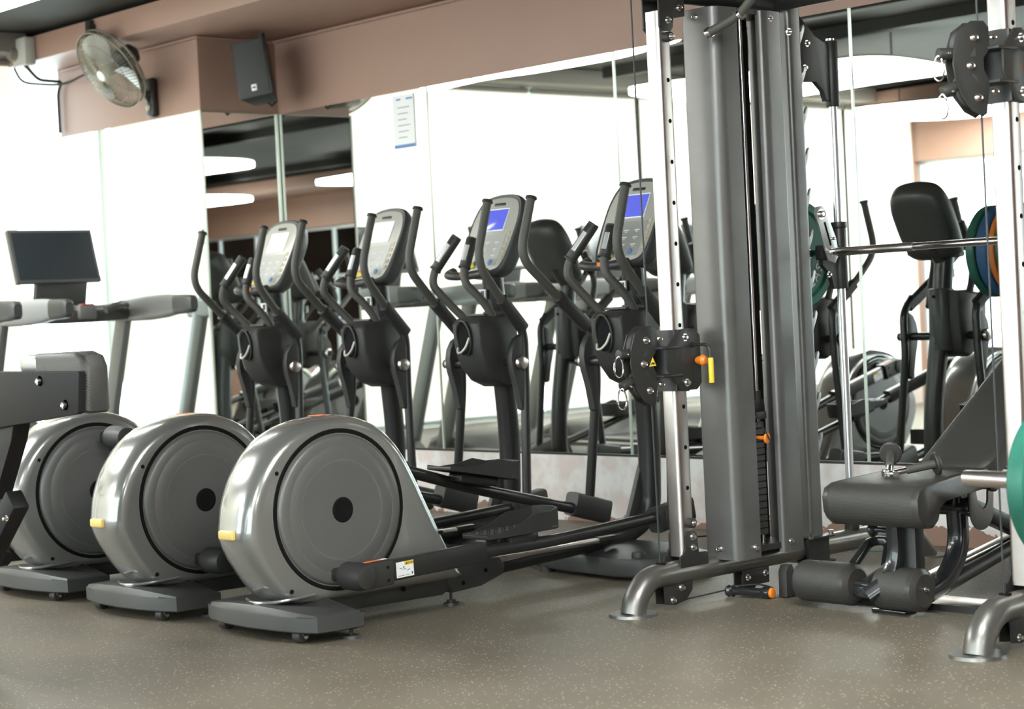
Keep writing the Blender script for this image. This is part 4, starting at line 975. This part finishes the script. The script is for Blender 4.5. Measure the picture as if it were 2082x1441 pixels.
MB().bar([(-.19, yb(5.545), .08), (-.115, yb(5.53), .075), (-.09, yb(5.56), .095)], .045, .042, (0, 0, 1), .03).build('axle_bracket', 'gloss', be)
MB().bar([(-.21, yb(5.565), .165), (-.235, yb(5.70), .235), (-.18, yb(5.74), .235), (-.16, yb(5.68), .13)], .026, .034, (0, 0, 1), .045).build('link_arm', 'gloss', be)
MB().bar([(-.15, yb(5.55), .10), (-.12, yb(5.68), .16)], .03, .035, (0, 0, 1)).build('roller_arm', 'framedark', be)

# row handle resting on the seat
vh = thing('row_attachment', 'chrome and black double grip row handle lying on the bench seat', 'cable handle', (-4.17, 5.52, .494))
hub = V(0, 0, .012)
MB().tube([hub+V(-.02, -.01, 0), hub+V(0, .02, .0), hub+V(.03, .0, .0)], .011, 12, .01).cyl((-.015, .0, .004), (-.015, .0, .028), .012).build('hub', 'chrome', vh)
for i, (dx, dy, dz) in enumerate(((-.165, .235, .05), (.10, .145, .026))):
    dd = V(dx, dy, dz); n_ = dd.normalized(); Lh = dd.length
    a = MB().cyl(hub, hub+n_*(Lh*.42), .0105, seg=16).build('chrome_arm', 'chrome', vh)
    MB().cyl(hub+n_*(Lh*.38), hub+n_*(Lh*.97), .015, seg=20).build('grip', 'foam', vh)
    MB().lathe([(0, 0), (.036, 0), (.041, .004), (.041, .012), (.034, .018), (0, .020)], hub+n_*(Lh*.95), n_, 28).build('end_disc', 'vinylside', vh)
# strap handle on the floor
gh = thing('strap_attachment', 'black tube grip handle with an orange ring lying on the floor by the machine', 'cable handle', (-4.95, 5.61, .0))
MB().cyl((-.03, -.04, .024), (.115, -.01, .024), .016, seg=18).build('grip', 'gloss', gh)
MB().lathe([(0, -.02), (.02, -.019), (.024, -.01), (.020, 0), (.024, .01), (.018, .016), (0, .016)], (-.03, -.04, .024), (.98, .2, 0), 20).build('grip_cap', 'gloss', gh)
MB().cyl((.105, -.012, .024), (.135, -.006, .024), .022, seg=20, bev=.003).build('grip_cap', 'gloss', gh)
MB().cyl((.136, -.006, .024), (.150, -.003, .024), .020, seg=20, bev=.003).build('orange_ring', 'orange', gh)
MB().bar([(-.02, -.035, .043), (.06, .02, .05), (.14, .0, .042)], .02, .003, (0, 0, 1), .04).build('strap', 'cable', gh)

# ------------------------------------------------------------------ treadmills facing the windows
def treadmill(yc, label):
    X0 = -10.6
    t = thing('treadmill', label, 'treadmill', (X0, yc, 0), group='row of treadmills')
    xl = lambda v: v-X0
    for s in (-1, 1):
        dk = MB().prism([(xl(-11.15), .04), (xl(-9.17), .04), (xl(-9.15), .10), (xl(-9.22), .125), (xl(-10.8), .15), (xl(-11.15), .16)], 'y', s*.40-.06, s*.40+.06, .012).build('side_rail', 'treaddark', t)
        MB().bb(xl(-10.7), xl(-9.25), s*.40-.04, s*.40+.04, .143, .147).xf(Matrix.Translation((0, 0, -.012))).build('foot_rail', 'treadlight', dk)
        upx = [(xl(-11.02), s*.42, .10), (xl(-10.62), s*.42, 1.22)]
        u_ = MB().bar(upx, .055, .13, (1, 0, .3), rnd=.35).build('upright', 'tread', t)
        # arm with dark cap
        rr = []
        for xx, hh, zz, ww in ((-10.75, .10, 1.255, .05), (-10.6, .135, 1.265, .07), (-10.3, .15, 1.272, .08), (-10.1, .14, 1.278, .08), (-9.98, .115, 1.282, .072), (-9.95, .105, 1.283, .068)):
            rr.append([(xl(xx), s*.415+a*ww/.1, zz+b_*hh/.1) for a, b_ in rrect(.1, .1, .03, 4)])
        MB().loft(rr).build('arm', 'treadlight' if s < 0 else 'tread', t)
        rr = []
        for xx, hh, ww in ((-9.98, .118, .076), (-9.87, .112, .074), (-9.81, .10, .066), (-9.795, .07, .05)):
            rr.append([(xl(xx), s*.415+a*ww/.1, 1.282+b_*hh/.1) for a, b_ in rrect(.1, .1, .03, 4)])
        MB().loft(rr).build('arm_cap', 'treaddark', t)
    MB().bb(xl(-10.85), xl(-9.2), -.33, .33, .05, .118, .01).build('deck', 'treaddark', t)
    MB().bb(xl(-10.75), xl(-9.17), -.26, .26, .118, .124, .002).build('belt', 'belt', t)
    MB().cyl((xl(-9.19), -.27, .10), (xl(-9.19), .27, .10), .026, seg=20).build('end_roller', 'belt', t)
    hd = MB(); rr = []
    for yy, k in ((-.42, .8), (-.38, .97), (0, 1), (.38, .97), (.42, .8)):
        rr.append([(xl(-10.98)+(a)*k, yy, .04+b_*k) for a, b_ in ((-.25, 0), (-.28, .08), (-.22, .18), (-.05, .23), (.15, .19), (.27, .10), (.28, 0))])
    hd.loft(rr).build('motor_hood', 'treaddark', t, sharp=45)
    for sx in (-11.1, -9.3):
        for s in (-1, 1): MB().cyl((xl(sx), s*.38, 0), (xl(sx), s*.38, .045), .025).build('foot', 'plastic', t)
    # console bar and centre handle
    MB().bar([(xl(-10.62), -.40, 1.26), (xl(-10.62), .40, 1.26)], .16, .10, (0, 0, 1), rnd=.3).build('console_bar', 'tread', t)
    MB().bar([(xl(-10.50), -.36, 1.25), (xl(-10.44), -.12, 1.24), (xl(-10.44), .12, 1.24), (xl(-10.50), .36, 1.25)], .06, .08, (0, 0, 1), .08).build('control_panel', 'treaddark', t)
    MB().tube([(xl(-10.55), .34, 1.27), (xl(-10.30), .26, 1.30), (xl(-10.20), .14, 1.30), (xl(-10.2), .05, 1.27)], .022, 12, .05).build('centre_handle', 'treaddark', t)
    MB().bb(xl(-10.44), xl(-10.38), -.02, .10, 1.22, 1.31, .015).build('stop_box', 'tread', t)
    MB().bb(xl(-10.43), xl(-10.38), .0, .08, 1.305, 1.315, .004).build('stop_key', 'bluered', t)
    # screen on its neck
    MB().box((xl(-10.70), .03, 1.385), (.05, .36, .17), .02, Matrix.Rotation(.25, 3, 'Y')).build('screen_neck', 'treaddark', t)
    sm_ = Matrix.Translation((xl(-10.70), .0, 1.615)) @ Matrix.Rotation(-.30, 4, 'Y')
    mo = MB().box((0, 0, 0), (.035, .575, .345), .006).xf(sm_).build('monitor', 'treaddark', t)
    MB().box((.018, 0, 0), (.002, .535, .305)).xf(sm_).build('monitor_screen', 'monitor', mo)
    return t
treadmill(5.89, 'treadmill with tilted dark monitor, at the window beside the mirrored alcove')
treadmill(4.74, 'second treadmill from the alcove, its grey arm end at the left edge')
treadmill(3.59, 'third treadmill from the alcove, seen only in the long mirror')
treadmill(2.44, 'treadmill farthest from the mirrors, at the window, outside the left edge')

# ------------------------------------------------------------------ wall speaker, fan, boxes and cables
spk = thing('wall_speaker', 'black loudspeaker tilted down from the corner beside the brown block', 'speaker', (-9.82, 6.86, 2.685))
toc = (Vector((0, 0, 1.15))-Vector((-9.84, 6.86, 2.69))); az_ = math.atan2(toc.y, toc.x)-.30
Ms = Matrix.Rotation(az_+PI/2, 4, 'Z') @ Matrix.Rotation(math.radians(-9), 4, 'Y') @ Matrix.Rotation(math.radians(-8), 4, 'X')
MB().prism([(-.105, -.10), (.105, -.10), (.075, .10), (-.075, .10)], 'z', -.18, .18, .008).xf(Ms).build('cabinet', 'framedark', spk)
gq = MB().box((0, -.103, 0), (.195, .008, .345), .004).xf(Ms).build('grille', 'grille', spk)
MB().box((0, -.108, -.125), (.034, .004, .040), .003).xf(Ms).build('maker_badge', 'white', gq)
MB().box((0, -.111, -.125), (.020, .002, .010)).xf(Ms).build('badge_mark', 'framedark', gq)
MB().bar([(0, .05, .16), (0, .05, ZB-2.69)], .03, .03, (0, 1, 0)).tube([(0, .06, -.17), (.0, .10, -.205), (.0, .14, -.17)], .008, 8).build('bracket', 'framedark', spk)

fan = thing('wall_fan', 'round caged wall fan tilted down above the alcove mirror', 'fan', (-10.58, 6.58, 2.60))
import mathutils
fc = Vector((-10.46, 6.22, 2.755))
vd = (Vector((0, 0, 1.15))-fc).normalized()
lat = (-Vector(r2)*.80 - Vector(u2)*.60).normalized()   # head is turned toward the lower left of the room
lat = (lat-vd*lat.dot(vd)).normalized()
nrm = (vd*.50+lat*.866).normalized()
lc = fc-Vector(fan.location)
cage = MB(); R_ = .265
h = Vector((0, 0, 1)); e1 = nrm.cross(h).normalized(); e2 = nrm.cross(e1)
def fp(r, a, z): return lc+e1*(r*math.cos(a))+e2*(r*math.sin(a))+nrm*z
for r, z in ((R_, 0.02), (R_, -.02), (.2, .062), (.12, .080), (.2, -.07)):
    cage.tube([fp(r, 2*PI*k/40, z) for k in range(40)], .0045 if r > .25 else .002, 6, closed=True)
for k in range(72):
    a = 2*PI*k/72
    cage.tube([fp(.04, a, .088), fp(.12, a, .082), fp(.2, a, .062), fp(.25, a, .035), fp(R_, a, .0), fp(.25, a, -.04), fp(.2, a, -.07), fp(.07, a, -.085)], .0019, 4)
cage.build('wire_cage', 'fancage', fan, kind='stuff')
MB().lathe([(0, .092), (.03, .092), (.036, .086), (.0, .08)], lc, nrm, 28).build('cage_badge', 'white', fan)
MB().lathe([(0, .05), (.03, .045), (.04, .03), (.04, -.02), (0, -.02)], lc, nrm, 24).build('hub', 'blade', fan)
for k in range(3):
    bl_ = MB(); rr = []
    a0 = 2*PI*k/3+.4
    for r, w0, w1, tw in ((.035, -.2, .3, .02), (.09, -.35, .6, .03), (.16, -.38, .72, .032), (.225, -.3, .62, .025), (.24, -.1, .45, .01)):
        rr.append([fp(r, a0+w0, -tw), fp(r, a0+(w0+w1)/2, .0), fp(r, a0+w1, tw), fp(r, a0+w1, tw-.002), fp(r, a0+(w0+w1)/2, -.003), fp(r, a0+w0, -tw-.002)])
    bl_.loft(rr).build('blade', 'blade', fan)
MB().lathe([(0, -.08), (.07, -.08), (.075, -.10), (.065, -.19), (.03, -.22), (0, -.22)], lc, nrm, 28).build('motor_housing', 'framedark', fan)
bk = lc-nrm*.15
MB().tube([bk, Vector((.0, -.08, .08)), Vector((0, -.02, -.02))], .02, 12, .06).build('arm', 'framedark', fan)
bp_ = MB().bb(-.045, .045, -.03, .018, -.12, .13, .02, 3).build('wall_bracket', 'framedark', fan)
MB().cyl((-.0, -.04, -.055), (0, -.028, -.055), .025, bev=.003).build('control_knob', 'fancage', bp_)
MB().cyl((-.0, -.04, .02), (0, -.028, .02), .020, bev=.003).build('control_knob', 'fancage', bp_)
cp = thing('ceiling_bracket', 'small dark bracket hanging from the beam above the fan', 'bracket', (-10.66, 6.20, 2.95))
MB().bb(-.03, .03, -.012, .018, -.10, .13, .004).build('plate', 'framedark', cp)
MB().bb(.02, .05, -.03, .018, -.10, .10, .004).build('side_plate', 'framedark', cp)
jb = thing('junction_box', 'small pale grey box with a round lens on the beam end, upper left', 'junction box', (-11.47, 6.20, 2.99))
MB().bb(-.09, .09, -.06, .018, -.09, .09, .012).build('housing', 'box', jb)
MB().cyl((-.05, -.10, -.01), (-.05, -.06, -.01), .04, .045).cyl((-.05, -.105, -.01), (-.05, -.10, -.01), .028).build('round_cover', 'pelmet', jb)
cb_ = MB().tube([(-11.50, 6.12, 2.885), (-11.56, 6.2, 2.80), (-11.45, 6.45, 2.78), (-11.25, 6.5, 2.84), (-10.95, 6.56, 2.85), (-10.68, 6.575, 2.73)], .008, 8, .12).build('fan_cable', 'cable'); tag(cb_, 'dark cable drooping from the pale grey box to the wall fan', 'cable')
cb_ = MB().tube([(-11.46, 6.18, 2.90), (-11.52, 6.3, 2.82), (-11.70, 6.575, 2.84), (-11.765, 6.575, 2.78), (-11.765, 6.575, 2.5)], .011, 8, .06).build('corner_cable', 'cable'); tag(cb_, 'grey cable running down the corner between window and brown wall', 'cable')
pp = MB().tube([(XE+.1, 6.575, 2.915), (XC+.025, 6.575, 2.915), (XC+.025, YM-.025, 2.915), (-4.0, YM-.025, 2.915)], .008, 8, .02).build('conduit', 'brown'); tag(pp, 'thin brown conduit along the top edge of the brown wall', 'conduit')

nt = thing('notice', 'small pale paper notice with blue bands stuck high on the mirror', 'poster', (-8.80, YM-.009, 2.285))
MB().bb(-.095, .10, -.0015, .0015, -.155, .155).build('paper', 'white', nt)
nn = MB().bb(-.095, .10, -.0022, -.0016, -.155, -.135).bb(-.06, -.02, -.0022, -.0016, .125, .135).bb(.03, .09, -.0022, -.0016, .125, .135)
nn.build('blue_band', 'bluelab', nt)
nn = MB()
for i in range(6): nn.bb(-.05, .06-.015*(i % 3), -.0022, -.0016, .08-.035*i, .084-.035*i)
nn.build('text_lines', 'pelmet', nt)

for pts, nm, lb in (([(-6.15, 7.02, .012), (-6.0, 6.85, .008), (-5.7, 6.75, .008), (-5.45, 6.85, .008), (-5.25, 6.80, .008), (-5.15, 7.0, .01)], 'gcable', 'thin green cable trailing on the floor behind the nearest elliptical trainer'),
                    ([(-5.9, 6.25, .10), (-5.75, 6.45, .10), (-5.62, 6.55, .008), (-5.45, 6.75, .008), (-5.50, 7.05, .05), (-5.51, 7.13, .14)], 'cable', 'dark power cord from the nearest elliptical trainer to the wall plug')):
    o = MB().tube(pts, .004, 8, .12).build('power_cord', nm); tag(o, lb, 'cable')
pg = thing('wall_plug', 'small grey plug in a socket low on the worn wall', 'socket', (-5.51, 7.16, .165))
MB().bb(-.05, .05, -.012, .0, -.05, .05, .004).build('socket_plate', 'box', pg)
MB().bb(-.02, .025, -.05, -.012, -.04, .04, .006).build('plug', 'fancage', pg)

# ------------------------------------------------------------------ machine at the left edge
lm = thing('leg_machine', 'black steel exercise machine with padded roll and two chrome bolts at the left edge', 'gym machine', (-5.75, 3.0, 0))
lx = lambda v: v+5.75
MB().prism([(lx(-6.35), 1.035), (lx(-5.318), 1.026), (lx(-5.312), 1.02), (lx(-5.33), .90), (lx(-5.345), .893), (lx(-6.35), .80)], 'y', -.012, .012, .002).build('side_plate', 'blacksteel', lm)
MB().prism([(lx(-6.35), 1.02), (lx(-5.44), 1.01), (lx(-5.45), .905), (lx(-6.35), .81)], 'y', .012, .06, .006).build('arm_beam', 'blacksteel', lm)
b2 = MB(); bolt(b2, (lx(-5.56), -.012, .998), (0, -1, 0), .014); bolt(b2, (lx(-5.405), -.012, .922), (0, -1, 0), .014); b2.build('bolt', 'bolt', lm)
sec = [(-.30, .98), (-.30, 1.085), (-.05, 1.088), (.0, 1.075), (.022, 1.04), (.02, .90), (.01, .893), (-.06, .893), (-.10, .90), (-.14, .98)]
sec = [(lx(-5.345)+a, b_) for a, b_ in sec]
MB().prism(sec, 'y', .014, .105, .02, 3).build('roll_pad', 'vinyl', lm)
MB().bb(lx(-5.76), lx(-5.63), .02, .10, 1.02, 1.083, .02, 3).build('pad_end', 'greycast', lm)
MB().prism([(lx(-5.75), .90), (lx(-5.80), .80), (lx(-5.92), .63), (lx(-6.10), .30), (lx(-6.22), .03), (lx(-6.44), .03), (lx(-6.3), .50), (lx(-6.1), .9)], 'y', .0, .06, .008).build('upright', 'blacksteel', lm)
MB().bb(lx(-6.9), lx(-6.2), -.02, .10, 0, .07, .01).build('base', 'blacksteel', lm)
Mq = Matrix.Translation((lx(-5.83), -.04, .50)) @ Matrix.Rotation(math.radians(-42), 4, 'Y')
fp_ = MB().box((0, 0, 0), (.36, .06, .075), .008).xf(Mq).build('foot_lever', 'blacksteel', lm)
MB().box((.0, .0, .05), (.2, .08, .05), .02).xf(Mq).build('foot_pad', 'foam', lm)
b2 = MB(); bolt(b2, Mq @ V(.12, -.031, -.028), (0, -1, 0), .008); bolt(b2, Mq @ V(.02, -.031, -.028), (0, -1, 0), .008); b2.build('bolt', 'bolt', fp_)
MB().bar([(lx(-5.95), .03, .40), (lx(-6.15), .05, .50)], .05, .05).build('lever_mount', 'blacksteel', lm)
MB().cyl((lx(-6.33), -.02, .0), (lx(-6.33), -.02, .02), .05).build('front_foot', 'blacksteel', lm)
